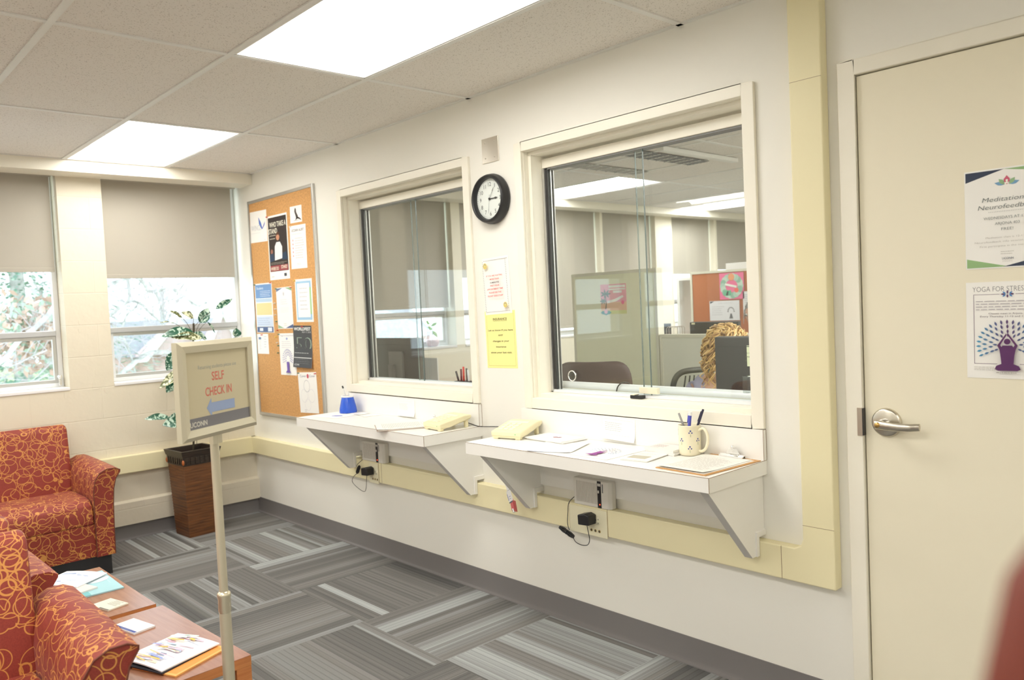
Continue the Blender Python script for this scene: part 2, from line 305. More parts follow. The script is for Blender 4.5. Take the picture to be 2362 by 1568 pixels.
def sheet(name, P0, ux, uy, wd, ht, els, base=(247, 245, 240), th=.0006, bend=None, parent=None, label=None, cat='poster', group=None, back=None):
    """a printed sheet: P0 lower-left corner, ux/uy unit directions; els in units of the sheet (0..1)"""
    P0 = Vector(P0); ux = Vector(ux).normalized(); uy = Vector(uy).normalized(); nn = ux.cross(uy).normalized(); b = B(); b.flat = True
    def P(x, y, d=0):
        if bend: d += bend(x, y)
        return P0+ux*(x*wd)+uy*(y*ht)+nn*d
    def quadgrid(x0, y0, x1, y1, d, m):
        g = 8 if bend else 1
        vs = [P(x0+(x1-x0)*i/g, y0+(y1-y0)*j/g, d) for j in range(g+1) for i in range(g+1)]
        b.add(vs, [(j*(g+1)+i, j*(g+1)+i+1, (j+1)*(g+1)+i+1, (j+1)*(g+1)+i) for j in range(g) for i in range(g)], m)
    bm_ = pc(base)
    quadgrid(0, 0, 1, 1, th, bm_)
    g = 8 if bend else 1
    vs = [P(i/g, j/g, 0) for j in range(g+1) for i in range(g+1)]
    b.add(vs, [(j*(g+1)+i, (j+1)*(g+1)+i, (j+1)*(g+1)+i+1, j*(g+1)+i+1) for j in range(g) for i in range(g)], back or bm_)
    ring = [(i/g, 0) for i in range(g)]+[(1, i/g) for i in range(g)]+[(1-i/g, 1) for i in range(g)]+[(0, 1-i/g) for i in range(g)]
    n = len(ring); b.add([P(x, y, 0) for x, y in ring]+[P(x, y, th) for x, y in ring], [(i, (i+1) % n, n+(i+1) % n, n+i) for i in range(n)], bm_)
    d = th
    for e in els:
        d += .00012; k = e[0]
        if k == 'r': quadgrid(e[1], e[2], e[3], e[4], d, pc(e[5]))
        elif k == 'p': b.add([P(x, y, d) for x, y in e[1]], [tuple(range(len(e[1])))], pc(e[2]))
        elif k == 'c':
            N = 20; rx = e[3]; ry = e[3]*wd/ht*(e[5] if len(e) > 5 else 1)
            b.add([P(e[1]+rx*math.cos(2*math.pi*i/N), e[2]+ry*math.sin(2*math.pi*i/N), d) for i in range(N)], [tuple(range(N))], pc(e[4]))
        elif k == 'o':   # ring
            N = 28; r0 = e[3]; r1 = e[3]+e[5]; q = wd/ht
            vs = [P(e[1]+r*math.cos(2*math.pi*i/N), e[2]+r*q*math.sin(2*math.pi*i/N), d) for r in (r0, r1) for i in range(N)]
            b.add(vs, [(i, (i+1) % N, N+(i+1) % N, N+i) for i in range(N)], pc(e[4]))
        elif k == 'leaf':   # cx, cy, angle, length, width, colour
            _, cx, cy, an, ln, wl, cc = e; q = wd/ht; ca, sa = math.cos(an), math.sin(an)
            pts = [(-.5, 0), (-.2, .42), (.1, .5), (.5, 0), (.1, -.5), (-.2, -.42)]
            b.add([P(cx+(x*ln*ca-y*wl*sa), cy+(x*ln*sa+y*wl*ca)*q, d) for x, y in pts], [(0, 1, 2, 3, 4, 5)][:1], pc(cc))
        elif k == 't':   # text, centre x, baseline y, cap height (fraction of ht), colour, max width, bold, align
            _, body, cx, y, h, cc = e[:6]; mw = e[6] if len(e) > 6 else None; bold = e[7] if len(e) > 7 else 0; al = e[8] if len(e) > 8 else 'c'; sh = e[9] if len(e) > 9 else 0
            vs, fs, x0, x1, y0, y1 = glyphs(body, bold, sh); cap = .69
            sy = h*ht/cap; sx = sy
            if mw: sx = mw*wd/(x1-x0)
            ox = {'c': -(x0+x1)/2, 'l': -x0, 'r': -x1}[al]
            b.add([P(cx+(v.x+ox)*sx/wd, y+v.y*sy/ht, d) for v in vs], fs, pc(cc))
        elif k == 'L':   # faint lines of small print: x0,x1,y_top,y_bottom,n,colour, height fraction
            _, x0, x1, yt, yb, nl, cc = e[:7]; rr = random.Random(int(x0*1000+yt*777))
            for i in range(nl):
                y = yt+(yb-yt)*i/max(1, nl-1); hh = (abs(yt-yb)/max(nl, 2))*.34 if nl > 1 else .008
                x = x0; xe = x1-rr.random()*.25*(x1-x0)
                while x < xe:
                    wv = (x1-x0)*(.05+.11*rr.random()); b.add([P(x, y-hh/2, d), P(min(x+wv, xe), y-hh/2, d), P(min(x+wv, xe), y+hh/2, d), P(x, y+hh/2, d)], [(0, 1, 2, 3)], pc(cc)); x += wv+(x1-x0)*.022
    o = b.obj(name, parent)
    if label: tag(o, label, cat, group)
    return o
def on_wall(name, corners, els, label, cat, y=-.0008, group=None, **k):
    """sheet on a wall facing -Y: corners (x,z) TL, TR, BR, BL"""
    tl, tr, br, bl = [Vector((c[0], y, c[1])) for c in corners]
    ux = ((tr-tl)+(br-bl))/2; uy = ((tl-bl)+(tr-br))/2; wd = ux.length; ht = uy.length; uxn = ux.normalized(); uyn = Vector((-uxn.z, 0, uxn.x))
    c = (tl+tr+br+bl)/4
    return sheet(name, c-uxn*wd/2-uyn*ht/2, uxn, uyn, wd, ht, els, label=label, cat=cat, group=group, **k)
def on_top(name, corners, z, els, label, cat, group=None, **k):
    """sheet lying flat: corners (x,y): near-left, near-right, far-right, far-left as read"""
    a, b_, c_, d_ = [Vector((c[0], c[1], z)) for c in corners]
    ux = ((b_-a)+(c_-d_))/2; wd = ux.length; uxn = ux.normalized(); uyn = Vector((-uxn.y, uxn.x, 0)); ht = (((d_-a)+(c_-b_))/2).dot(uyn)
    c = (a+b_+c_+d_)/4
    return sheet(name, c-uxn*wd/2-uyn*ht/2, uxn, uyn, wd, ht, els, label=label, cat=cat, group=group, **k)

# ------------------------------------------------------------------ room shell
H = 2.4285; XW = 7.2; YS = -5.6; YO = 8.2
fl = B().box(-.16, XW, YS, YO, -.1, 0, carpet).obj('floor'); struct(fl)
# window bays on the outside wall X=0: (y0, y1, sill, blind bottom)
BAYS = [(-5.3, -4.42, 1.035, 1.72), (-4.16, -3.28, 1.035, 1.66), (-3.02, -2.13, 1.035, 1.75), (-2.10, -1.195, 1.035, 1.765), (-.935, -.0005, 1.035, 1.72),
        (.16, .98, 1.09, 1.44), (1.05, 1.93, 1.09, 1.43), (2.03, 2.93, 1.09, 1.69), (3.05, 3.935, 1.09, 1.16), (3.975, 4.885, 1.09, 1.6), (5.20, 6.08, 1.09, 1.7), (6.13, 7.05, 1.09, 1.75)]
HEADZ = 2.385
def outer_wall(name, ya, yb, mat, sill):
    b = B(); X0 = -.30
    b.box(X0, 0, ya, yb, 0, sill-.02, mat); b.box(X0, 0, ya, yb, HEADZ, H+.05, mat)
    y = ya
    for (p, q, s_, bb) in [t for t in BAYS if t[0] >= ya-.01 and t[1] <= yb+.01]:
        if p-y > .001: b.box(X0, 0, y, p, sill-.02, HEADZ, mat)
        y = q
    if yb-y > .001: b.box(X0, 0, y, yb, sill-.02, HEADZ, mat)
    return struct(b.obj(name))
outer_wall('wall_windows', YS, 0.0, block, 1.035); outer_wall('wall_office_windows', 0.15, YO, wall_o, 1.09)
struct(B().box(-.30, 0, 0.0, 0.15, 0, H+.05, wall).obj('wall_end'))
# paint chips and cracks on the pier, as raised flakes
ch = B()
for (y, z, s_) in ((-1.115, 1.44, .02), (-1.115, 1.39, .022), (-1.03, 1.12, .03), (-1.05, 1.03, .04), (-.98, 1.0, .035), (-1.22, .99, .03)):
    pts = [(y+s_*math.cos(a)*(.35+.3*random.random()), z+s_*math.sin(a)*(.5+.5*random.random())) for a in [i*math.pi/4 for i in range(8)]]
    ch.prism(pts, 0, -.001, .0016, block)
struct(ch.obj('trim_9'))
# partition wall Y 0..0.15 with two service windows and the door
W1 = (1.395, 2.540, .995, 2.112); W2 = (2.9615, 4.082, .995, 2.112); FC = .047
DX0, DX1, DZ = 4.475, 5.40, 2.09
b = B()
def wall_run(x0, x1, z0, z1): b.box(x0, x1, 0, .15, z0, z1, wall)
a1, a2, a3, a4 = W1[0]-.02, W1[1]+.02, W2[0]-.02, W2[1]+.02; zb, zt = .975, 2.132
wall_run(0, a1, 0, H+.05); wall_run(a1, a2, 0, zb); wall_run(a1, a2, zt, H+.05); wall_run(a2, a3, 0, H+.05); wall_run(a3, a4, 0, zb); wall_run(a3, a4, zt, H+.05)
wall_run(a4, DX0-.02, 0, H+.05); wall_run(DX0-.02, DX1+.02, DZ+.02, H+.05); wall_run(DX1+.02, XW, 0, H+.05)
struct(b.obj('wall_partition'))
struct(B().box(XW, XW+.1, YS, YO, 0, H+.05, wall).obj('wall_back')); struct(B().box(-.3, XW+.1, YS-.1, YS, 0, H+.05, wall).obj('wall_side')); struct(B().box(-.3, XW+.1, YO, YO+.1, 0, H+.05, wall_o).obj('wall_office_far'))

# ceiling tiles and grid with openings for the troffers
XL = [.198, 1.378, 2.607, 3.8355, 5.064, 6.292, XW]
YL = [0, -.5834, -1.193, -1.803, -2.412, -3.022, -3.63, -4.24, -4.85, -5.46, YS]
YOF = [.15, .77, 1.38, 1.99, 2.60, 3.21, 3.82, 4.43, 5.04, 5.65, 6.26, 6.87, 7.48, YO]
LIGHTS = [(0, 1), (2, 1), (5, 1), (0, 4), (2, 4), (3, 4), (5, 4), (0, 7), (2, 7), (4, 7)]  # panels outside the view are added to spread light down the walls
OLIGHTS = [(0, 4), (0, 8), (3, 2), (4, 4), (3, 6), (5, 2), (3, 8), (3, 10), (5, 6), (4, 0), (5, 4), (4, 6), (4, 8)]  # those not seen through the glass are put in to brighten the office
b = B(); g = B()
def cells(ys, lights):
    for i in range(len(XL)-1):
        for j in range(len(ys)-1):
            if (i, j) in lights: continue
            y0, y1 = sorted((ys[j], ys[j+1])); b.box(XL[i], XL[i+1], y0, y1, H+.003, H+.02, ceil_m)
cells(YL, LIGHTS); cells(YOF, OLIGHTS); b.box(0, .198, YS, YO, H+.003, H+.02, ceil_m)
struct(b.obj('ceiling'))
struct(B().box(-.3, XW+.1, YS-.1, YO+.1, H+.16, H+.2, M('plenum', (.3, .3, .3), .9)).obj('ceiling_slab'))
for k, (ys, lo, hi) in enumerate(((YL, YS, 0), (YOF, .15, YO))):
    g = B()
    for x in XL[1:-1]: g.box(x-.012, x+.012, lo, hi, H-.002, H+.004, grid_m)
    for y in ys[1:-1]: g.box(.198, XW, y-.012, y+.012, H-.0025, H+.0035, grid_m)
    g.box(.198, XW, *( (-.02, 0) if k == 0 else (.15, .17) ), H-.002, H+.004, grid_m); g.box(.198, .214, lo, hi, H-.002, H+.004, grid_m)
    struct(g.obj('trim_%d' % (k+1)))
# soffit along the windows
struct(B().box(0, .198, YS, 0, 2.357, H+.003, trimw).obj('trim_3')); struct(B().box(0, .198, .15, YO, 2.357, H+.003, trimw).obj('trim_4'))
# ledge low on the block wall; cove bases
struct(B().prism([(0, .10), (.028, .10), (.028, .245), (.0, .258)], 1, YS, 0, block).obj('trim_5'))
cv = [(0, 0), (.020, 0), (.019, .004), (.008, .010), (.0045, .02), (.004, .106), (0, .106)]
def cove(name, pts): return struct(pts.obj(name, angle=40))
cove('baseboard_windows', B().prism([(x+.0, z) for x, z in cv], 1, YS, 0, base_m, True))
cove('baseboard_partition', B().prism([(-y, z) for y, z in cv], 0, .0, 4.428, base_m, True))
# surface raceways
rz0, rz1 = .440, .556
struct(B().box(0, .045, YS, -.0, rz0, rz1, race).obj('trim_6', bevel=.006))
b = B()
pts = [(.0, rz0), (4.387, rz0), (4.387, H), (4.277, H), (4.277, rz1+.035), (4.268, rz1+.012), (4.245, rz1), (.0, rz1)]
b.prism([(x, z) for x, z in pts], 1, -.045, 0, race); struct(b.obj('trim_7', bevel=.004))
b = B()
for x in (1.700, 1.728, 3.200, 3.416, 4.197): b.box(x-.0007, x+.0007, -.0457, -.0440, rz0+.001, rz1-.001, seam)
b.box(4.278, 4.3865, -.0457, -.044, .6395, .6405, seam); b.box(4.278, 4.3865, -.0457, -.044, 2.105, 2.106, seam)
struct(b.obj('trim_8'))
struct(B().box(0, .046, -.34, -.338, rz0, rz1+.001, seam).obj('trim_10'))

# ------------------------------------------------------------------ outside windows with blinds
for i, (y0, y1, s_, bb) in enumerate(BAYS):
    wo = bpy.data.objects.new('window_%d' % (i+1), None); C.objects.link(wo); wo.location = (-.12, (y0+y1)/2, s_); struct(wo)
    e = .001; f = B(); xa, xb = -.165, -.125
    f.box(xa, xb, y0+e, y0+.03, s_, HEADZ-e, aluw); f.box(xa, xb, y1-.03, y1-e, s_, HEADZ-e, aluw); f.box(xa, xb, y0+.03, y1-.03, HEADZ-.03, HEADZ-e, aluw); f.box(xa, xb, y0+.03, y1-.03, s_, s_+.026, aluw)
    f.obj('window_frame', wo, bevel=.003)
    mz = 1.378 if y1 < .1 else 1.385
    B().box(xa+.004, xb+.012, y0+.03, y1-.03, mz-.018, mz+.018, M('mullion_grey', (.55, .56, .57), .4, .3)).obj('mullion', wo, bevel=.004)
    q = B(); t = .022
    for z0, z1 in ((s_+.026, mz-.018),):
        q.box(xa+.008, xb-.004, y0+.03, y0+.03+t, z0, z1, aluw); q.box(xa+.008, xb-.004, y1-.03-t, y1-.03, z0, z1, alu); q.box(xa+.008, xb-.004, y0+.05, y1-.05, z0, z0+t, alu); q.box(xa+.008, xb-.004, y0+.05, y1-.05, z1-t, z1, alu)
    q.obj('sash', wo, bevel=.002)
    B().box(-.150, -.146, y0+.03, y1-.03, s_+.026, HEADZ-.03, gl_out).obj('pane', wo)
    B().box(-.125, .006, y0+.0005, y1-.0005, s_-.0195, s_, M('sill_white', (.88, .88, .88), .35)).obj('window_sill', wo, bevel=.003)
    if i in (3, 1): B().tube([(-.10, y1-.03, s_+.012), (-.10, y1-.03, s_+.06)], .009, chrome, 10).sphere((-.10, y1-.03, s_+.065), .014, chrome).obj('latch', wo)
    names = ['fifth', 'fourth', 'third', 'second', 'first']
    if y1 < .1:
        lb = 'beige roller blind half lowered over ' + {4: 'the window behind the potted plant', 3: 'the window behind the patterned loveseat', 2: 'the window past the loveseat, outside the view', 1: 'the waiting room window two bays past the loveseat', 0: 'the waiting room window farthest from the partition'}[i]
    else:
        lb = {5: 'beige roller blind in the office bay next to the partition', 6: 'beige roller blind above the office sill with the plant vase', 7: 'beige roller blind on the short window right of the plant vase', 8: 'beige roller blind lowered nearly to the sill left of the tall cubicle panel',
              9: 'beige roller blind behind the tall green cubicle panel', 10: 'beige roller blind behind the orange tack panel, left half', 11: 'beige roller blind behind the orange tack panel, right half'}[i]
    rb = thing('roller_blind', lb, 'window blind', (-.075, (y0+y1)/2, bb), 0, 'roller blinds along the window wall')
    g1 = .022 if i in (4, 3) else .012; g0 = .006 if i in (4,) else .012
    if i == 4: g1 = .045
    n_ = 14; vs = []; rr = random.Random(i)
    b = B()
    for x in (-.0768, -.0752):
        for k in range(n_+1):
            z = bb+(HEADZ-.006-bb)*k/n_; wv = rr.uniform(-.0025, .0025) if 0 < k < n_ else 0
            vs += [(x, y0+g0+wv, z), (x, y1-g1, z)]
    o1 = 2*(n_+1)
    fs = [(2*k, 2*k+1, 2*k+3, 2*k+2) for k in range(n_)]+[(o1+2*k, o1+2*k+2, o1+2*k+3, o1+2*k+1) for k in range(n_)]
    fs += [(2*k, 2*k+2, o1+2*k+2, o1+2*k) for k in range(n_)]+[(2*k+1, o1+2*k+1, o1+2*k+3, 2*k+3) for k in range(n_)]+[(0, o1, o1+1, 1)]
    b.add(vs, fs, blind_m); b.obj('blind_fabric', rb)
    B().box(-.079, -.073, y0+g0+.001, y1-g1-.001, bb-.001, bb+.026, blind_m).obj('hem_bar', rb, bevel=.002)
    B().tube([(-.076, y0+.01, HEADZ-.013), (-.076, y1-.01, HEADZ-.013)], .012, blind_m, 14).obj('roller', rb)

# ------------------------------------------------------------------ troffers
def troffer(x0, x1, y0, y1, label, group, lens=None):
    t = thing('ceiling_light', label, 'ceiling light', ((x0+x1)/2, (y0+y1)/2, H), 0, group); a = .014
    x0 += a; x1 -= a; y0 += a; y1 -= a; D = .085
    f = B(); f.box(x0, x1, y0, y0+.006, H, H+D, lampw); f.box(x0, x1, y1-.006, y1, H, H+D, lampw); f.box(x0, x0+.006, y0, y1, H, H+D, lampw); f.box(x1-.006, x1, y0, y1, H, H+D, lampw); f.box(x0, x1, y0, y1, H+D, H+D+.006, lampw)
    f.obj('housing', t)
    ym = (y0+y1)/2
    for (ya, yb) in ((y0+.008, ym-.004), (ym+.004, y1-.008)):   # two arched lens lobes with sloping ends
        n = 10; b = B(); L = []
        for k in range(n+1):
            u = k/n; L.append((ya+(yb-ya)*u, H+.030+.045*math.sin(math.pi*u)))
        xa, xb = x0+.14, x1-.14
        vs = [(xa, y, z) for y, z in L]+[(xb, y, z) for y, z in L]
        b.add(vs, [(k, k+1, n+2+k, n+1+k) for k in range(n)], lens or tex_hi, True); b.obj('lens', t)
        for xe, xi in ((x0+.007, xa), (x1-.007, xb)):
            e = B(); vs = [(xe, y, H+.006) for y, z in L]+[(xi, y, z) for y, z in L]
            e.add(vs, [(k, k+1, n+2+k, n+1+k) for k in range(n)], M('lens_end', (.9, .9, .88), .5, emit=(1.0, .965, .89), es=.6), True); e.obj('lens_end', t)
    return t
LN = {(0, 1): 'lit ceiling panel beside the window soffit, small in the view', (2, 1): 'large lit ceiling panel above the service windows', (5, 1): 'lit ceiling panel past the cream door near the back wall', (0, 4): 'lit ceiling panel above the loveseat end of the room', (2, 4): 'lit ceiling panel over the nearer patterned armchair',
      (3, 4): 'lit ceiling panel in front of the viewer, over the open floor', (5, 4): 'lit ceiling panel behind the viewer', (0, 7): 'third row ceiling panel by the windows', (2, 7): 'third row ceiling panel in the middle of the room', (4, 7): 'third row ceiling panel near the back wall'}
for (i, j) in LIGHTS: troffer(XL[i], XL[i+1], YL[j+1], YL[j], LN[(i, j)], 'waiting room ceiling lights')
ON = {(0, 4): 'long lit office ceiling panel seen through the larger service window', (0, 8): 'far lit office ceiling panel above the orange tack panel', (3, 2): 'lit office ceiling panel above the service window desks', (4, 4): 'lit office ceiling panel over the office aisle', (3, 6): 'lit office ceiling panel over the middle cubicles',
      (5, 2): 'lit office ceiling panel behind the cream door', (3, 8): 'lit office ceiling panel over the fourth cubicle row', (3, 10): 'lit office ceiling panel over the rear cubicles', (5, 6): 'lit office ceiling panel by the office back wall', (4, 0): 'lit office ceiling panel just behind the door wall', (5, 4): 'lit office ceiling panel in the office corner by the back wall', (4, 6): 'lit office ceiling panel beside the middle cubicles', (4, 8): 'lit office ceiling panel beside the fourth cubicle row'}
for (i, j) in OLIGHTS: troffer(XL[i], XL[i+1], YOF[j], YOF[j+1], ON[(i, j)], 'office ceiling lights', tex_of)
for (x0, x1, y0, y1, mm, lb) in ((2.03, 2.19, 1.86, 2.64, M('vent_grey', (.20, .20, .20), .5), 'dark slotted ceiling air grille above the tall cubicle panel'), (1.53, 1.66, 1.72, 2.60, M('vent_reflection', (.42, .41, .38), .5), 'pale slotted ceiling air grille nearer the office windows')):  # the paler grille is a reflection in the glass, built as a shape
    v = thing('ceiling_vent', lb, 'air vent', ((x0+x1)/2, (y0+y1)/2, H-.004), 0, 'office ceiling air grilles')
    B().box(x0-.012, x1+.012, y0-.012, y1+.012, H-.006, H-.002, mm).obj('grille_face', v)
    s_ = B(); n_ = 8
    for k in range(n_+1): y = y0+(y1-y0)*k/n_; s_.box(x0-.012, x1+.012, y-.003, y+.003, H-.011, H-.006, grid_m)
    for k in range(5): x = x0+(x1-x0)*(k+.5)/5; s_.box(x-.002, x+.002, y0, y1, H-.009, H-.006, mm)
    s_.obj('slat', v)
struct(B().box(2.33, 2.38, 1.85, 2.76, H-.03, H-.002, grid_m).obj('trim_11'))

# ------------------------------------------------------------------ service windows
def service_window(n, W, xo0, xo1, left_lbl):
    x0, x1, z0, z1 = W
    wo = bpy.data.objects.new('window_%d' % n, None); C.objects.link(wo); wo.location = ((x0+x1)/2, 0, z0); struct(wo)
    f = B(); Y = -.015
    def ring(xa, xb, za, zb_, xc, xd, zc, zd, y0, y1, m):
        f.box(xa, xc, y0, y1, za, zb_, m); f.box(xd, xb, y0, y1, za, zb_, m); f.box(xc, xd, y0, y1, zd, zb_, m); f.box(xc, xd, y0, y1, za, zc, m)
    ring(x0-FC, x1+FC, z0-FC, z1+FC-.006, x0, x1, z0, z1, Y, -.0002, trimw)
    ring(x0-.0195, x1+.0195, z0-.0195, z1+.0195, x0, x1, z0, z1, 0, .03, trimw)
    ring(x0-.0195, x1+.0195, z0-.0195, z1+.0195, x0+.016, x1-.016, z0+.016, z1-.016, .03, .175, trimw)
    f.obj('window_frame', wo, bevel=.0025)
    xi0, xi1, zi0, zi1 = x0+.0165, x1-.0165, z0+.0165, z1-.0165
    h = B(); h.box(xi0, xi1, .10, .165, 2.042, zi1-.012, trimw); h.obj('header_track', wo, bevel=.002)
    B().box(xi0, xi1, .108, .160, 2.036, 2.042, M('track_grey', (.25, .25, .25), .5)).obj('track_gasket', wo)
    j = B(); j.box(xi0, xi0+.012, .10, .165, zi0, 2.04, alu); j.box(xi0+.012, xi0+.026, .108, .116, zi0, 2.04, darkg); j.box(xi0+.012, xi0+.026, .128, .134, zi0, 2.04, alu); j.box(xi0+.012, xi0+.022, .146, .152, zi0, 2.04, darkg)
    j.box(xi1-.012, xi1, .10, .165, zi0, 2.04, alu); j.obj('side_track', wo)
    bt = B(); bt.box(xi0, xi1, .10, .165, zi0, zi0+.004, aluw); bt.box(xi0, xi1, .104, .108, zi0+.004, zi0+.012, aluw); bt.box(xi0, xi1, .124, .127, zi0+.004, zi0+.012, aluw); bt.box(xi0, xi1, .150, .154, zi0+.004, zi0+.012, aluw); bt.obj('sill_track', wo)
    edge = M('glass_edge', (.16, .20, .19), .2)
    for k, (xa, xb, y) in enumerate(((xi0+.018, xo1, .116), (xo0, xi1-.004, .138))):
        g_ = B(); g_.box(xa, xb, y, y+.006, zi0+.006, 2.038, gl_in); p = g_.obj('glass_panel', wo)
        e = B(); xe = xb if k == 0 else xa; e.box(xe-.0009, xe+.0009, y-.0004, y+.0064, zi0+.006, 2.038, edge); e.obj('glass_edge', p)
    if n == 14:
        b = B(); b.tube([(3.108, .114, 1.09), (3.108, .104, 1.09)], .0225, acrylic, 20)
        ringp = [(3.108+.0225*math.cos(t), .104, 1.09+.0225*math.sin(t)) for t in [i*2*math.pi/24 for i in range(25)]]; b.tube(ringp, .0026, chrome, 6); b.obj('finger_pull', wo)
        B().box(3.980, 4.003, .100, .137, 1.055, 1.118, acrylic).obj('pull_handle', wo, bevel=.002)
        B().box(3.495, 3.588, .096, .116, 1.030, 1.056, M('lock_cream', (.85, .80, .62), .4)).obj('lock', wo, bevel=.002)
    return wo
service_window(13, W1, 1.887, 1.962, ''); service_window(14, W2, 3.487, 3.543, '')

# ------------------------------------------------------------------ door
d = bpy.data.objects.new('door_1', None); C.objects.link(d); d.location = ((DX0+DX1)/2, 0, 0); struct(d)
f = B(); f.box(DX0-.052, DX0, -.014, .15, 0, DZ+.048, trimw); f.box(DX1, DX1+.052, -.014, .15, 0, DZ+.048, trimw); f.box(DX0, DX1, -.014, .15, DZ, DZ+.048, trimw)
f.box(DX0, DX0+.012, .05, .15, 0, DZ, trimw); f.box(DX1-.012, DX1, .05, .15, 0, DZ, trimw); f.obj('door_frame', d, bevel=.003)
B().box(DX0+.004, DX1-.004, .0, .044, .008, DZ-.004, doorp).obj('door_panel', d, bevel=.0015)
s_ = B(); s_.box(DX0-.015, DX0+.001, -.0175, -.014, .955, 1.045, steel); s_.box(DX0+.0, DX0+.004, -.0165, .03, .957, 1.043, darkg); s_.obj('strike_plate', d)
h = B(); hc = (4.546, 0, 1.002)
h.lathe([(.046, 0), (.046, -.003), (.043, -.010), (.039, -.012), (0, -.012)][::1], (hc[0], 0, hc[2]), steel, 40, (0, 1, 0)); rose = h.obj('rose', d, angle=50)
h = B(); h.lathe([(.0135, -.012), (.0135, -.045), (.012, -.05)], hc, chrome, 24, (0, 1, 0)); h.obj('handle_neck', d)
h = B(); path = []
for k in range(15):
    t = k/14; x = hc[0]-.014+.128*t; y = -.056-.004*math.sin(math.pi*t); z = hc[2]-.003*math.sin(math.pi*t*.9)
    if t > .8: y += .05*(t-.8)
    path.append((x, y, z, .0135-.002*t))
vs = []; N = 12
for (x, y, z, r_) in path: vs += [(x, y+.0068*math.cos(2*math.pi*k/N), z+r_*math.sin(2*math.pi*k/N)) for k in range(N)]
h.add(vs, [(i*N+k, i*N+(k+1) % N, (i+1)*N+(k+1) % N, (i+1)*N+k) for i in range(14) for k in range(N)], steel, True); h.add(vs[:N], [tuple(range(N))], steel); h.add(vs[-N:], [tuple(range(N))], steel)
h.obj('door_handle', d)
B().lathe([(.0085, -.0625), (.008, -.0655), (.0, -.0655)], (hc[0]-.004, 0, hc[2]), M('brass', (.65, .42, .15), .3, 1), 20, (0, 1, 0)).obj('keyhole', d)

# ------------------------------------------------------------------ posters on the door
PX = Vector((1, 0, 0)); PZ = Vector((0, 0, 1)); NAVY = (52, 62, 84); GRN = (148, 184, 128); TXTC = (82, 92, 92); GRY = (165, 160, 150)
o = on_wall('poster', [(4.783, 1.741), (4.999, 1.741), (4.996, 1.463), (4.780, 1.463)], [
    ('p', [(.015, .985), (.015, .885), (.47, .985)], NAVY), ('p', [(.46, .985), (.985, .915), (.985, .985)], GRN),
    ('p', [(.015, .012), (.015, .105), (.50, .012)], GRN), ('p', [(.44, .012), (.985, .012), (.985, .115)], NAVY),
    ('leaf', .415, .842, R(165), .12, .045, (120, 165, 200)), ('leaf', .585, .842, R(15), .12, .045, (120, 165, 200)), ('leaf', .44, .860, R(130), .10, .05, (150, 185, 140)), ('leaf', .56, .860, R(50), .10, .05, (150, 185, 140)),
    ('leaf', .50, .873, R(90), .115, .07, (205, 95, 120)), ('c', .50, .868, .014, (250, 245, 235)), ('p', [(.465, .845), (.50, .858), (.535, .845), (.515, .838), (.485, .838)], (250, 245, 235)),
    ('t', 'Meditation &', .50, .670, .045, TXTC, .58, -.012, 'c', .18), ('t', 'Neurofeedback', .50, .595, .045, TXTC, .68, -.012, 'c', .18)]
    + [('c', .29+.02*i, .566, .0035, TXTC) for i in range(22)] + [
    ('t', 'WEDNESDAYS AT 12PM', .50, .492, .027, TXTC, .54, -.01), ('t', 'ARJONA 403', .50, .434, .027, TXTC, .28, -.01), ('t', 'FREE!', .50, .376, .027, TXTC, .135, -.01),
    ('t', 'Meditation class is 12-12:30', .50, .300, .017, GRY, .50, -.01), ('t', 'Neurofeedback info session is 12:30-1', .50, .258, .017, GRY, .76, -.01), ('t', 'First participate in the meditation', .50, .214, .017, GRY, .64, -.01),
    ('L', .42, .58, .162, .14, 2, GRY), ('t', 'UCONN', .50, .085, .020, (70, 80, 100), .13, .01), ('L', .44, .58, .072, .062, 2, GRY)],
    'meditation flyer with navy and green corners taped high on the cream door', 'poster', y=-.0008)
leafs = []
for r_, n_, sz in ((.15, 9, .055), (.20, 13, .06), (.27, 17, .062), (.335, 21, .064)):
    for i in range(n_):
        a = math.pi*(-.14+1.28*i/(n_-1)); x = .49+r_*math.cos(a); y = .345+r_*math.sin(a)*.72
        t = abs(x-.49)/.34; c = (int(92-15*t), int(62+90*t), int(110+80*t)); leafs.append(('leaf', x, y, a, sz, sz*.42, c))
PUR = (92, 45, 98)
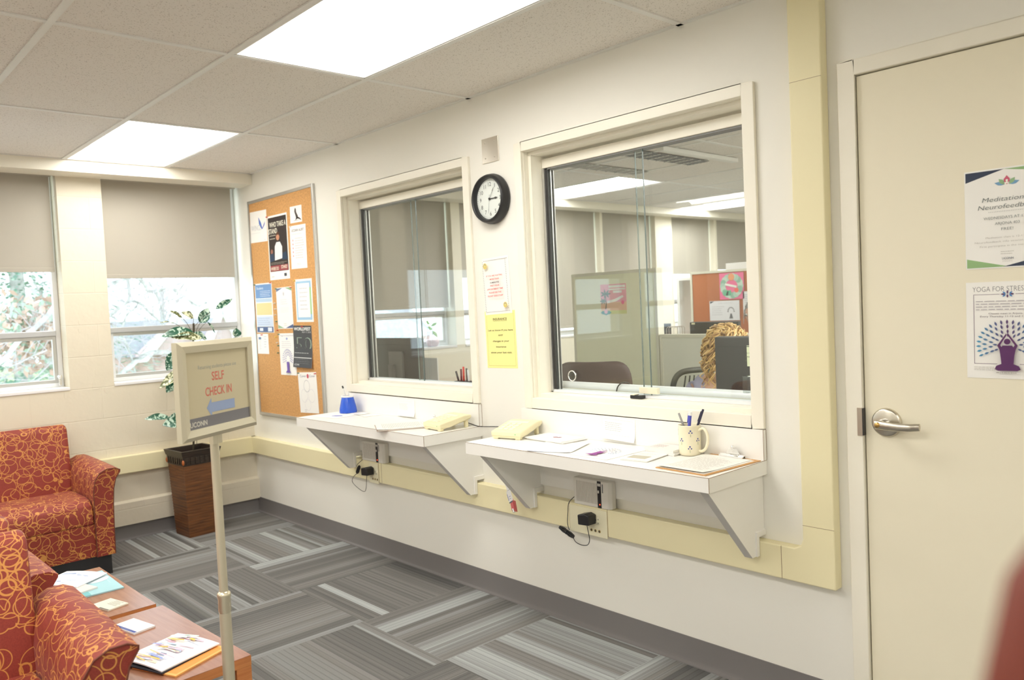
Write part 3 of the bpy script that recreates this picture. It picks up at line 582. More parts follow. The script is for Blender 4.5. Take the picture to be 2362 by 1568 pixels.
o = on_wall('poster', [(4.779, 1.425), (4.997, 1.425), (4.994, 1.150), (4.780, 1.152)], [
    ('t', 'YOGA FOR STRESS RELIEF', .51, .900, .052, (96, 94, 98), .86, -.015), ('r', .09, .868, .40, .872, PUR), ('r', .58, .868, .92, .872, PUR), ('r', .09, .15, .095, .87, PUR), ('r', .915, .15, .92, .87, PUR), ('r', .09, .15, .36, .154, PUR), ('r', .62, .15, .92, .154, PUR)]
    + [('leaf', .49+.045*math.cos(a)*1.2, .87+.02*math.sin(a), a, .05, .02, (70, 130, 190) if i % 2 else PUR) for i, a in enumerate([k*math.pi/4 for k in range(8)])] + [
    ('L', .12, .90, .800, .715, 4, (175, 168, 175)), ('t', 'Classes meet in Arjona 403', .50, .665, .016, (110, 95, 105), .46), ('t', 'Every Thursday 11-12 and 12:15-1:15', .50, .635, .016, (110, 95, 105), .66)] + leafs + [
    ('p', [(.34, .10), (.36, .135), (.42, .155), (.41, .24), (.40, .30), (.435, .345), (.545, .345), (.585, .30), (.57, .24), (.56, .155), (.62, .135), (.64, .10), (.60, .085), (.38, .085)], PUR),
    ('c', .49, .385, .038, PUR), ('p', [(.40, .30), (.375, .345), (.48, .47), (.485, .45), (.41, .35), (.435, .31)], PUR), ('p', [(.585, .30), (.61, .345), (.50, .47), (.495, .45), (.575, .35), (.55, .31)], PUR),
    ('L', .10, .38, .12, .09, 3, GRY), ('L', .36, .60, .065, .06, 1, GRY), ('t', 'UCONN', .83, .10, .028, (60, 110, 90), .14, .02)],
    'yoga flyer with purple seated figure and leaf fan below the meditation flyer', 'poster', y=-.0008)

# ------------------------------------------------------------------ bulletin board
bb = thing('bulletin_board', 'tall cork bulletin board in an aluminium frame on the wall by the window corner', 'bulletin board', (.60, 0, .722))
BX0, BX1, BZ0, BZ1 = .135, 1.073, .724, 2.240
B().box(BX0+.012, BX1-.012, -.012, -.0005, BZ0+.012, BZ1-.012, cork).obj('cork_panel', bb)
f = B(); q = .02
f.box(BX0, BX0+q, -.018, -.0003, BZ0, BZ1, alu); f.box(BX1-q, BX1, -.018, -.0003, BZ0, BZ1, alu); f.box(BX0+q, BX1-q, -.018, -.0003, BZ1-q, BZ1, alu); f.box(BX0+q, BX1-q, -.018, -.0003, BZ0, BZ0+q, alu); f.obj('frame', bb, bevel=.002)
YB = -.0125
def brd(corners, els, label, cat='poster', **k): return on_wall(k.pop('name', 'poster'), corners, els, label, cat, y=YB, **k)
brd([(.158, 2.160), (.425, 2.157), (.402, 1.938), (.158, 1.948)], [('t', 'WINGS', .36, .38, .17, (196, 200, 204), .60), ('L', .06, .66, .30, .29, 1, (200, 205, 210)), ('p', [(.52, .80), (.54, .58), (.70, .40), (.74, .42), (.66, .62)], (92, 122, 200)), ('p', [(.70, .40), (.90, .64), (.88, .54), (.76, .42)], (110, 110, 190)), ('L', .82, .92, .06, .05, 1, GRY)],
    'white landscape sheet with pale grey lettering and blue wing mark, topmost at the board corner', name='flyer')
brd([(.428, 2.104), (.716, 2.101), (.698, 1.668), (.411, 1.668)], [('r', .04, .13, .96, .97, (52, 42, 40)), ('t', 'WHO TAKE A', .52, .82, .075, (236, 232, 214), .82, .02), ('t', 'STAND', .27, .72, .075, (236, 232, 214), .44, .02), ('L', .1, .42, .69, .64, 2, (220, 215, 195)),
    ('p', [(.30, .30), (.33, .52), (.42, .58), (.60, .58), (.70, .50), (.68, .32)], (228, 228, 232)), ('c', .50, .66, .085, (196, 140, 110)), ('p', [(.42, .66), (.45, .73), (.56, .73), (.59, .66), (.55, .69), (.46, .69)], (90, 55, 35)),
    ('c', .17, .44, .06, (150, 100, 85)), ('p', [(.05, .28), (.08, .40), (.24, .42), (.30, .30)], (50, 66, 92)), ('p', [(.66, .30), (.72, .40), (.90, .42), (.94, .30)], (40, 60, 84)), ('L', .10, .92, .265, .245, 2, (215, 205, 190)),
    ('r', .05, .135, .95, .225, (150, 66, 70)), ('t', 'WHERE DO', .28, .15, .05, (238, 226, 205), .40, .02), ('t', 'STAND?', .76, .165, .05, (238, 226, 205), .30, .02), ('r', .74, .045, .86, .09, (70, 70, 80)), ('L', .1, .25, .05, .04, 1, GRY)],
    'dark poster of a man in a white shirt, pinned high on the cork')
brd([(.756, 2.130), (.913, 2.126), (.911, 2.020), (.755, 2.022)], [('p', [(.40, .80), (.46, .90), (.52, .82), (.54, .62), (.66, .40), (.70, .22), (.92, .10), (.92, .16), (.76, .30), (.62, .22), (.44, .14), (.50, .30), (.44, .5), (.38, .66)], (70, 62, 60)), ('r', .30, .12, .72, .14, (120, 110, 100))],
    'small white card with a dark animal silhouette at the top of the cork board', name='card')
brd([(.752, 2.003), (.978, 2.001), (.920, 1.722), (.722, 1.728)], [('t', 'UCONN ALERT', .50, .86, .055, (110, 106, 118), .78, .02), ('L', .08, .92, .81, .79, 2, GRY), ('L', .30, .88, .70, .25, 9, (205, 200, 200))] + [('c', .17, .66-.09*i, .03, (226, 150, 150)) for i in range(5)] + [('L', .36, .64, .12, .09, 2, (150, 140, 150))],
    'white notice with small red bullets pinned under the animal card', name='notice')
brd([(.176, 1.655), (.442, 1.655), (.422, 1.308), (.160, 1.312)], [('r', .03, .70, .97, .975, (112, 150, 200)), ('t', 'Student', .30, .88, .05, (230, 238, 248), .40), ('L', .3, .9, .84, .74, 4, (225, 232, 245)), ('r', .03, .62, .97, .69, (185, 205, 225)), ('r', .05, .36, .95, .60, (238, 210, 150)), ('r', .03, .13, .97, .33, (204, 216, 236)), ('L', .1, .9, .29, .17, 4, (170, 180, 205)), ('r', .03, .01, .97, .12, (82, 100, 142)), ('r', .18, .035, .38, .095, (225, 230, 240)), ('r', .66, .025, .90, .105, (225, 230, 240))],
    'blue, orange and navy flyer pinned at the left of the cork board middle', name='flyer')
brd([(.501, 1.613), (.722, 1.613), (.709, 1.336), (.486, 1.334)], [('p', [(.01, .985), (.01, .90), (.42, .985)], (110, 125, 160)), ('p', [(.58, .985), (.985, .90), (.985, .985)], (150, 185, 140)), ('p', [(.01, .015), (.01, .10), (.4, .015)], (150, 185, 150)), ('p', [(.5, .015), (.985, .015), (.985, .11)], (84, 98, 140)), ('L', .25, .75, .70, .60, 3, (205, 205, 212)), ('L', .22, .8, .50, .40, 4, (215, 215, 220)), ('L', .4, .6, .12, .08, 2, GRY), ('leaf', .48, .84, R(90), .14, .08, (200, 195, 200))],
    'white flyer with coloured corner triangles pinned in the middle of the cork board', name='flyer')
brd([(.769, 1.654), (.995, 1.654), (.986, 1.373), (.762, 1.378)], [('r', .05, .05, .93, .95, (160, 198, 226)), ('r', .84, .18, .93, .80, (165, 205, 150)), ('r', .12, .11, .84, .90, (247, 246, 243)), ('L', .25, .75, .78, .30, 6, (210, 210, 215))],
    'white flyer with a pale blue and green border near the board right edge', name='flyer')
brd([(.160, 1.300), (.336, 1.303), (.333, 1.159), (.160, 1.162)], [('r', .14, .72, .36, .84, (110, 130, 170)), ('L', .16, .36, .66, .25, 7, (195, 195, 205)), ('L', .60, .86, .86, .35, 5, (200, 200, 208))],
    'small white handout low at the left of the cork board', name='handout')
yl = []
for r_, n_ in ((.14, 9), (.21, 13), (.29, 17)):
    for i in range(n_):
        a = math.pi*(-.1+1.2*i/(n_-1)); yl.append(('leaf', .52+r_*math.cos(a), .38+r_*math.sin(a)*.8, a, .06, .028, (130, 130, 190)))
brd([(.494, 1.303), (.722, 1.305), (.721, 1.022), (.499, 1.021)], [('t', 'Yoga for Stress Relief', .50, .93, .035, (140, 130, 165), .84), ('leaf', .5, .87, 0, .14, .08, (150, 160, 205)), ('L', .15, .88, .80, .66, 4, (205, 200, 210))] + yl + [('p', [(.36, .06), (.46, .12), (.45, .32), (.60, .32), (.59, .12), (.68, .06)], (112, 86, 170)), ('L', .4, .7, .03, .02, 1, GRY)],
    'white yoga flyer with a purple tree figure on the lower cork board', name='flyer')
brd([(.705, 1.354), (.960, 1.352), (.942, 1.076), (.701, 1.081)], [('r', .0, .0, 1, 1, (68, 68, 70)), ('t', 'WORLDFEST', .5, .885, .07, (232, 232, 230), .90, .03), ('t', 'NOV 17, 2018', .72, .825, .04, (200, 200, 200), .46), ('t', '50', .56, .42, .30, (150, 168, 150), .82, .0), ('t', '50', .56, .435, .27, (68, 68, 70), .72, .0), ('L', .06, .94, .345, .335, 1, (225, 225, 222)), ('r', .03, .225, .97, .24, (228, 228, 225)), ('L', .1, .9, .19, .10, 3, (110, 110, 110)), ('t', 'UCONN', .20, .045, .04, (205, 205, 205), .26, .02)],
    'black festival poster with a large outlined fifty, bottom corner curling', name='poster', bend=lambda x, y: .018*max(0, .45-y)**1.3*2)
brd([(.745, 1.046), (.990, 1.050), (.980, .790), (.735, .775)], [('t', 'Cover', .28, .88, .06, (130, 130, 150), .34), ('c', .54, .905, .06, (205, 95, 110)), ('t', 'Cover', .78, .88, .06, (130, 130, 150), .30), ('o', .45, .66, .15, (190, 188, 192), .012), ('o', .28, .42, .17, (222, 220, 224), .008), ('o', .68, .42, .17, (222, 220, 224), .008), ('o', .45, .20, .15, (226, 224, 228), .008), ('L', .25, .4, .07, .03, 2, (150, 150, 160))],
    'long white sheet with linked circle outlines pinned lowest beside the shelf desk', name='flyer')
pinc = {'red': (205, 50, 50), 'green': (50, 120, 90), 'yellow': (230, 190, 60), 'white': (225, 225, 220)}
PINS = [(.430, 2.10, 'red'), (.758, 2.0, 'white'), (.18, 1.65, 'green'), (.425, 1.652, 'red'), (.505, 1.607, 'green'), (.712, 1.606, 'red'), (.773, 1.648, 'yellow'), (.838, 1.345, 'red'), (.245, 1.295, 'red'), (.505, 1.297, 'green'), (.752, 1.04, 'green'), (.975, 1.043, 'red'),
        (.470, 1.51, 'white'), (.478, 1.47, 'white'), (.470, 1.43, 'white'), (.481, 1.385, 'green'), (.487, 1.325, 'red'), (.46, 1.28, 'yellow'), (.475, 1.24, 'white'), (.49, 1.22, 'green'), (.48, 1.17, 'green')]
def pin(x, z, c):
    b = B(); m_ = M('pin_'+c, srgb(*pinc[c]), .35); Y0 = YB-.001 if (x < .46 or x > .49) else YB
    b.lathe([(.0, 0), (.0045, 0), (.0045, -.0015), (.0026, -.003), (.0026, -.009), (.0045, -.010), (.0045, -.0115), (0, -.0115)], (x, Y0, z), m_, 10, (0, 1, 0)); return b.obj('pushpin', origin=(x, Y0, z))
pl = ['at the dark poster corner', 'at the bulleted notice corner', 'left at the top of the blue and orange flyer', 'right at the top of the blue and orange flyer', 'left on the flyer with corner triangles', 'right on the flyer with corner triangles', 'on the blue bordered flyer', 'at the top of the black festival poster', 'on the small white handout', 'on the yoga flyer corner', 'left on the linked circle sheet', 'right on the linked circle sheet']
for k, (x, z, c) in enumerate(PINS):
    o = pin(x, z, c)
    if k < 12: tag(o, '%s pushpin %s' % (c, pl[k]), 'pushpin', 'pushpins on the bulletin board')
    else: tag(o, '%s pushpin stuck in the bare cork strip beside the yoga flyer' % c, 'pushpin', 'spare %s pushpins in the bare cork' % c)

# ------------------------------------------------------------------ plate, clock, notices between the service windows
t = thing('blank_wall_plate', 'square brushed steel blank plate screwed to the wall above the clock', 'wall plate', (2.744, 0, 2.10))
B().box(2.685, 2.803, -.005, -.0003, 2.100, 2.216, M('bright_steel', (.82, .78, .70), .22, 1)).obj('plate', t, bevel=.0015)
for (x, z) in ((2.710, 2.194), (2.775, 2.194), (2.710, 2.122), (2.775, 2.122)): B().lathe([(0, -.0068), (.003, -.0065), (.0035, -.005)], (x, 0, z), steel, 10, (0, 1, 0)).obj('screw', t)
CX, CZ = 2.752, 1.926
ck = thing('wall_clock', 'round black wall clock with a white face between the service windows', 'clock', (CX, 0, CZ))
B().lathe([(.0, -.0005), (.112, -.0005), (.117, -.006), (.118, -.018), (.113, -.028), (.1145, -.036), (.108, -.050), (.103, -.052), (.098, -.047), (.095, -.036), (.094, -.024)], (CX, 0, CZ), black, 64, (0, 1, 0)).obj('rim', ck)
fc = B(); fc.flat = True
N = 48; fc.add([(CX+.0945*math.cos(2*math.pi*i/N), -.025, CZ+.0945*math.sin(2*math.pi*i/N)) for i in range(N)], [tuple(range(N))], M('clock_white', (.88, .87, .83), .5))
for hr in range(1, 13):
    a = math.pi/2-hr*math.pi/6; vs, fs, x0, x1, y0, y1 = glyphs(str(hr), .0); s_ = .0265; cx = CX+.069*math.cos(a); cz = CZ+.069*math.sin(a)
    fc.add([(cx+(v.x-(x0+x1)/2)*s_, -.0254, cz+(v.y-(y0+y1)/2)*s_) for v in vs], fs, black)
for k in range(60):
    a = k*math.pi/30; u = Vector((math.cos(a), 0, math.sin(a))); v_ = Vector((-math.sin(a), 0, math.cos(a))); w_ = .0011 if k % 5 == 0 else .0005; c_ = Vector((CX, -.0254, CZ))
    fc.add([c_+u*.086+v_*w_, c_+u*.086-v_*w_, c_+u*.0915-v_*w_, c_+u*.0915+v_*w_], [(0, 1, 2, 3)], black)
fc.obj('clock_face', ck)
def hand(name, a, L, w_, y, back=.0):
    u = Vector((math.cos(a), 0, math.sin(a))); v_ = Vector((-math.sin(a), 0, math.cos(a))); c_ = Vector((CX, y, CZ)); b = B()
    pts = [(-back, w_*.6), (L*.6, w_*.7), (L*.72, w_*1.6), (L, .0003), (L*.72, -w_*1.6), (L*.6, -w_*.7), (-back, -w_*.6)]
    vs = [c_+u*p+v_*q_ for p, q_ in pts]+[c_+u*p+v_*q_+Vector((0, -.0008, 0)) for p, q_ in pts]; n = 7
    b.add(vs, [(i, (i+1) % n, n+(i+1) % n, n+i) for i in range(n)]+[tuple(range(n))[::-1], tuple(range(n, 2*n))], black); b.obj(name, ck)
hand('hour_hand', R(1), .056, .0032, -.028); hand('minute_hand', R(58), .062, .0011, -.0295, .01); hand('second_hand', R(262), .07, .0005, -.031, .02)
B().lathe([(0, -.034), (.005, -.033), (.005, -.026)], (CX, 0, CZ), black, 14, (0, 1, 0)).obj('hub', ck)
bl = B(); bl.lathe([(0, -.0345), (.05, -.0352), (.0955, -.0362)], (CX, 0, CZ), gl_out, 40, (0, 1, 0)); bl.obj('crystal', ck)
dots = [('c', .06+.88*i/21, .955, .009, (84, 80, 78)) for i in range(22)]+[('c', .06+.88*i/21, .045, .009, (84, 80, 78)) for i in range(22)]+[('c', .06, .07+.86*i/28, .009, (84, 80, 78)) for i in range(29)]+[('c', .94, .07+.86*i/28, .009, (84, 80, 78)) for i in range(29)]
RD = (226, 110, 100)
on_wall('notice', [(2.650, 1.652), (2.835, 1.656), (2.841, 1.388), (2.648, 1.378)], dots+[('c', .17, .86, .075, (222, 200, 110)), ('c', .17, .865, .045, (150, 150, 150)), ('c', .17, .86, .032, (240, 220, 120)), ('c', .84, .15, .07, (222, 200, 110)), ('c', .84, .155, .042, (150, 150, 150)), ('c', .84, .15, .03, (240, 220, 120)),
    ('t', 'IF YOU ARE WAITING', .50, .665, .026, RD, .60, .02), ('t', 'MORE THAN', .50, .605, .026, RD, .34, .02), ('t', '10 MINUTES', .50, .545, .026, (90, 80, 80), .34, .02), ('t', 'PAST YOUR', .50, .49, .026, RD, .34, .02), ('t', 'APPOINTMENT TIME', .50, .43, .026, RD, .60, .02), ('t', 'PLEASE SEE THE', .50, .37, .026, RD, .46, .02), ('t', 'FRONT DESK STAFF', .50, .31, .026, RD, .58, .02)],
    'white notice with a dotted border and red lettering between the service windows', 'notice')
YT = (122, 116, 70)
on_wall('notice', [(2.648, 1.395), (2.862, 1.401), (2.861, 1.125), (2.646, 1.125)], [('r', .05, .04, .055, .92, (190, 180, 90)), ('r', .945, .04, .95, .96, (190, 180, 90)), ('r', .05, .04, .95, .044, (190, 180, 90)), ('t', 'INSURANCE', .50, .84, .038, YT, .46, .02), ('r', .27, .825, .73, .829, YT),
    ('t', 'Let us know if you have', .5, .65, .03, YT, .82, .01), ('t', 'ANY', .5, .56, .03, YT, .16, .01), ('t', 'changes in your', .5, .46, .03, YT, .54, .01), ('t', 'insurance', .5, .36, .03, YT, .33, .01), ('t', 'since your last visit.', .5, .26, .03, YT, .70, .01)],
    'yellow insurance notice hung under the dotted border notice', 'notice', base=(246, 240, 158), y=-.0003, th=.0004)

# ------------------------------------------------------------------ the two wall shelves
def shelf_desk(x0, x1, zt, label, brx):
    t = thing('wall_desk', label, 'wall desk', ((x0+x1)/2, 0, zt-.05), 0, 'white writing shelves under the service windows')
    D = .361; th = .05; e = .0008
    b = B(); b.box(x0, x1, -D, -.0005, zt-th, zt, lam)
    b.box(x0-e*.5, x1+e*.5, -D-e*.5, -D+.0012, zt-.0012, zt+.0001, seam); b.box(x1-.0012, x1+e*.5, -D, -.001, zt-.0012, zt+.0001, seam); b.box(x1-.0012, x1+e*.5, -D-e*.5, -D+.0012, zt-th, zt, seam)
    b.obj('worktop', t)
    b = B(); b.box(x0, x1, -.020, -.0005, zt+.0005, zt+.108, lam); b.box(x1-.0008, x1+.0005, -.0206, -.0192, zt+.001, zt+.1085, seam); b.box(x1-.0008, x1+.0005, -.0206, -.0005, zt+.1078, zt+.1086, seam); b.box(x1-.0004, x1+.0007, -.0017, -.0003, zt+.001, zt+.108, seam)
    b.obj('backsplash', t)
    B().box(brx[0]+.03, brx[1]-.03, -.013, -.0005, .60, zt-th-.0005, lam).obj('back_panel', t)
    for xa in (brx[0], brx[1]-.03):
        zz = zt-th-.0005
        pts = [(-.345, zz), (-.001, zz), (-.001, .568), (-.0465, .568), (-.0465, .503), (-.085, .503)]
        b = B(); b.prism([(y, z) for y, z in pts], 0, xa, xa+.03, lam)
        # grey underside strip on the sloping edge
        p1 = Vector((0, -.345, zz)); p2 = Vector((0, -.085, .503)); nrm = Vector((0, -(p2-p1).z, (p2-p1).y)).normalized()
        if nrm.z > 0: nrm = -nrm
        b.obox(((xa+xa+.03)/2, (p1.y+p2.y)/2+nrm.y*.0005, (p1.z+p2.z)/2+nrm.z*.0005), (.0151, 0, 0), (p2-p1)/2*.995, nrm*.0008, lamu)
        b.obj('bracket', t)
        c_ = B(); c_.box(xa+.030, xa+.036, -.062, -.0465, .503, .590, lam); c_.box(xa+.030, xa+.036, -.0465, -.001, .570, .590, lam); c_.obj('edge_trim', t)
    return t
shelf_desk(2.8944, 4.1282, .8368, 'larger-looking white wall desk under the big service window, with the mug', (2.965, 4.110))
shelf_desk(1.3581, 2.5881, .8343, 'white wall desk under the smaller service window, with the blue pen holder', (1.430, 2.575))
Z2 = .8372; Z1 = .8347

# intercom units, adapters, outlets
def intercom(x0, x1, z0, z1, label):
    t = thing('intercom_unit', label, 'intercom', ((x0+x1)/2, -.013, z0), 0, 'cream intercom boxes under the wall desks')
    b = B(); y0 = -.0135; y1 = -.050
    b.prism([(x0, y0), (x1, y0), (x1, y1+.012), (x1-.012, y1), (x0+.004, y1), (x0, y1+.004)], 2, z0, z1, M('intercom_cream', (.80, .77, .70), .45)); b.obj('housing', t, bevel=.003)
    g_ = B(); xs = x0+(x1-x0)*.10
    for k in range(15): x = xs+(x1-x0)*.54*k/14; g_.box(x-.0012, x+.0012, y1-.0004, y1+.001, z0+.014, z1-.012, M('grille_shadow', (.42, .38, .32), .7))
    g_.obj('speaker_grille', t)
    s_ = B(); sx = x0+(x1-x0)*.665; s_.box(sx, sx+(x1-x0)*.095, y1-.0012, y1+.001, z0+.001, z1-.001, black); st = s_.obj('black_strip', t)
    u = B(); wv = (x1-x0)*.09
    for (a_, b_, c_, d_) in ((.15, .5, .09, .19), (.6, .95, .09, .19), (.15, .5, .35, .45)): u.box(sx+wv*a_, sx+wv*b_, y1-.002, y1-.001, z1-(z1-z0)*d_, z1-(z1-z0)*c_, M('intercom_cream', 0))
    u.obj('button', st)
    B().sphere((sx+wv*.65, y1-.0015, z0+(z1-z0)*.14), .0028, M('red_led', (.5, .03, .02), .4, emit=(1, .08, .03), es=3), 8, 6).obj('indicator_light', st)
    B().box(sx+wv*1.35, sx+wv*1.65, y1-.0006, y1+.001, z1-(z1-z0)*.42, z1-(z1-z0)*.1, M('print_grey', (.2, .2, .2), .6)).obj('lettering', t)
intercom(3.232, 3.440, .5575, .672, 'cream intercom box with a black strip and red light under the larger wall desk'); intercom(1.535, 1.765, .5575, .672, 'cream intercom box under the wall desk nearer the windows')
def outlet(x0, x1, label, rx):
    t = thing('outlet_plate', label, 'electrical outlet', ((x0+x1)/2, -.045, .44), 0, 'outlet covers on the surface raceway'); Y = -.0455
    B().box(x0, x1, Y-.0025, Y, .432, .548, M('outlet_cream', (.85, .80, .58), .4)).obj('cover', t, bevel=.001)
    for xc in (rx, rx-.075):
        r_ = B(); r_.lathe([(.0, -.003), (.0165, -.003), (.017, 0)], (xc, Y-.001, .500), M('outlet_cream', 0), 24, (0, 1, 0)); rc = r_.obj('receptacle', t)
        q_ = B(); q_.box(xc-.008, xc-.0055, Y-.0046, Y-.0039, .500, .507, dark); q_.box(xc+.004, xc+.0065, Y-.0046, Y-.0039, .504, .511, dark); q_.box(xc+.004, xc+.0065, Y-.0046, Y-.0039, .489, .494, dark); q_.obj('slot', rc)
    for k in range(3):
        x = rx-.036+.0225*k; j = B(); j.lathe([(.0, -.0032), (.0042, -.0032)], (x, Y-.0004, .457), dark, 12, (0, 1, 0)); j.lathe([(.0042, -.0036), (.0065, -.003), (.007, -.0)], (x, Y-.0004, .457), M('jack_brown', (.45, .32, .10), .5), 16, (0, 1, 0)); j.obj('jack', t)
outlet(3.202, 3.414, 'cream outlet cover with three round jacks on the raceway under the larger desk', 3.362); outlet(1.602, 1.698, 'cream outlet cover on the raceway under the desk nearer the windows', 1.676)
def adapter(xc, zc, cable_up, loop, bundle, label):
    t = thing('power_adapter', label, 'power adapter', (xc, -.05, zc), 0, 'black plug-in adapters with looped cords')
    b = B(); b.prism([(xc-.030, zc-.024), (xc+.030, zc-.020), (xc+.032, zc+.020), (xc+.008, zc+.027), (xc-.032, zc+.018)], 1, -.098, -.0488, black); b.obj('adapter_body', t, bevel=.004)
    c_ = B(); c_.tube(smooth(loop), .0016, black, 6); c_.tube(smooth(cable_up), .0016, black, 6); c_.obj('cord', t)
    k = B(); p, q_ = Vector(bundle[0]), Vector(bundle[1]); d_ = (q_-p); s1 = Vector((0, 1, 0)); s2 = d_.normalized().cross(s1)
    for i in range(7):
        a = i*2*math.pi/7; o_ = s1*.007*math.cos(a)+s2*.008*math.sin(a); k.tube(smooth([p+o_*.6, p+o_*1.1+d_*.3, p+o_*.6+d_*.5, p+o_*1.1+d_*.7, q_+o_*.7]), .0028, black, 6)
    k.tube([p+d_*.44, p+d_*.56], .0105, black, 10); k.obj('cord_bundle', t)
def smooth(pts, n=6):
    P = [Vector(p) for p in pts]; out = []
    for i in range(len(P)-1):
        p0 = P[max(i-1, 0)]; p1 = P[i]; p2 = P[i+1]; p3 = P[min(i+2, len(P)-1)]
        for k in range(n):
            t = k/n; out.append(.5*((2*p1)+(-p0+p2)*t+(2*p0-5*p1+4*p2-p3)*t*t+(-p0+3*p1-3*p2+p3)*t**3))
    out.append(P[-1]); return out
adapter(3.325, .508, [(3.237, -.045, .588), (3.222, -.07, .562), (3.218, -.075, .52), (3.213, -.075, .47), (3.222, -.075, .443)], [(3.335, -.085, .487), (3.34, -.085, .462), (3.342, -.08, .425), (3.325, -.075, .398), (3.29, -.075, .391), (3.252, -.072, .398), (3.232, -.07, .425)], [(3.165, -.075, .446), (3.245, -.075, .418)], 'black adapter with a bundled cord plugged in under the larger wall desk')
adapter(1.625, .503, [(1.532, -.045, .556), (1.515, -.07, .53), (1.508, -.072, .515)], [(1.635, -.085, .482), (1.628, -.085, .455), (1.61, -.08, .40), (1.575, -.075, .378), (1.50, -.072, .392), (1.445, -.07, .42), (1.47, -.07, .455), (1.513, -.07, .478)], [(1.535, -.07, .522), (1.505, -.07, .478)], 'black adapter with a looped cord plugged in under the desk nearer the windows')
# key tags hanging from the left bracket
t = thing('hanging_tags', 'bunch of white and red tags hanging behind the sloping bracket of the larger desk', 'tags', (2.93, -.12, .5))
def tagplate(c, u, v, wd, ht, m_, nm, mk=None):
    c = Vector(c); u = Vector(u).normalized(); v = Vector(v).normalized(); b = B(); b.obox(c, u*wd/2, v*ht/2, u.cross(v)*.0008, m_)
    n = u.cross(v)
    if n.dot(Vector((5.5, -2.5, 1.4))-c) < 0: n = -n
    for (a, b_, w_, h_, cc) in mk or []: b.obox(c+u*a+v*b_+n*.001, u*w_/2, v*h_/2, n*.0003, pc(cc))
    b.obj(nm, t)
uu = Vector((.82, -.35, .38)); vv = Vector((-.36, 0, .93)).normalized()
tagplate((2.895, -.125, .588), uu, vv, .045, .050, paper, 'tag', [(0, -.012, .04, .010, (70, 80, 130)), (.0, .012, .01, .006, (130, 120, 70))])
tagplate((2.905, -.126, .553), uu, vv, .058, .055, paper, 'tag', [(0, .0, .03, .002, (150, 150, 190)), (0, -.01, .024, .002, (150, 150, 190)), (0, -.025, .056, .006, (110, 110, 120)), (-.026, .0, .005, .03, (90, 110, 190))])
tagplate((2.923, -.128, .518), uu, (-.2, 0, .98), .048, .046, M('red_tag', (.72, .16, .17), .5), 'tag'); tagplate((2.937, -.126, .514), (.3, -.8, .3), (-.2, 0, .98), .03, .05, M('red_tag', 0), 'tag')
B().tube([(2.925, -.128, .50), (2.935, -.13, .486)], .006, alu, 8).tube([(2.893, -.125, .61), (2.90, -.12, .63), (2.93, -.12, .645), (2.967, -.12, .65)], .0012, steel, 6).obj('chain', t)

# ------------------------------------------------------------------ things on the wall desks
def phone(loc, rz, label):
    t = thing('desk_phone', label, 'phone', loc, rz, 'beige keypad phones on the wall desks'); wd, dp = .155, .185
    def P(x, y, z): return (x, y, z)
    b = B(); b.prism([(0, .014), (0, .034), (dp*.78, .062), (dp, .062), (dp, .046), (dp*.3, .014)], 0, -wd/2, wd/2, beige); b.obj('phone_body', t, bevel=.004, world=False)
    b = B(); b.prism([(.004, .006), (.004, .0145), (dp*.3, .0145), (dp*.96, .046), (dp*.96, .040)], 0, -wd/2+.004, wd/2-.004, beige); b.obj('underside', t, world=False)
    for x in (-wd/2+.02, wd/2-.02):
        B().box(x-.012, x+.012, .006, .028, 0, .008, beige).obj('foot', t, bevel=.002, world=False); B().box(x-.008, x+.008, dp-.03, dp-.012, 0, .046, beige).obj('leg', t, bevel=.003, world=False)
    k = B(); sl = (.062-.034)/(dp*.78)
    for i in range(3):
        for j in range(4):
            x = -.045+.028*i; y = .030+.022*j; z = .034+sl*y; k.obox((x, y, z+.0015), (.010, 0, 0), (0, .0075, .0075*sl), (0, -sl*.002, .002), M('keycap', (.90, .86, .68), .4))
    k.obj('keypad', t, world=False)
    z = .034+sl*.125; B().obox((-.01, .125, z+.0006), (.052, 0, 0), (0, .010, .010*sl), (0, 0, .0008), M('phone_panel', (.84, .82, .66), .3)).obj('display_panel', t, world=False)
    B().box(wd/2-.03, wd/2-.026, -.0006, .001, .022, .026, M('green_led', (.1, .5, .15), .4)).obj('indicator_light', t, world=False)
    return t
phone((3.003, -.222, Z2), R(14), 'beige keypad phone at the end of the larger wall desk'); phone((2.478, -.232, Z1), R(-5), 'beige keypad phone on the wall desk nearer the windows')
tag(B().tube(smooth([(2.47, -.06, Z1+.03), (2.53, -.035, Z1+.012), (2.60, -.03, Z1+.002), (2.70, -.012, Z1+.006), (2.82, -.010, Z1+.012), (2.93, -.028, Z2+.02), (2.96, -.05, Z2+.034)]), .0022, darkg, 6).obj('phone_cord'), 'dark phone cord running along the wall between the two desks', 'cord')
tag(B().sphere((2.862, -.012, .868), .020, beige, 16, 10, (1, .5, 1)).obj('cord_holder'), 'round beige cord holder on the wall behind the phone on the larger desk', 'cord holder')

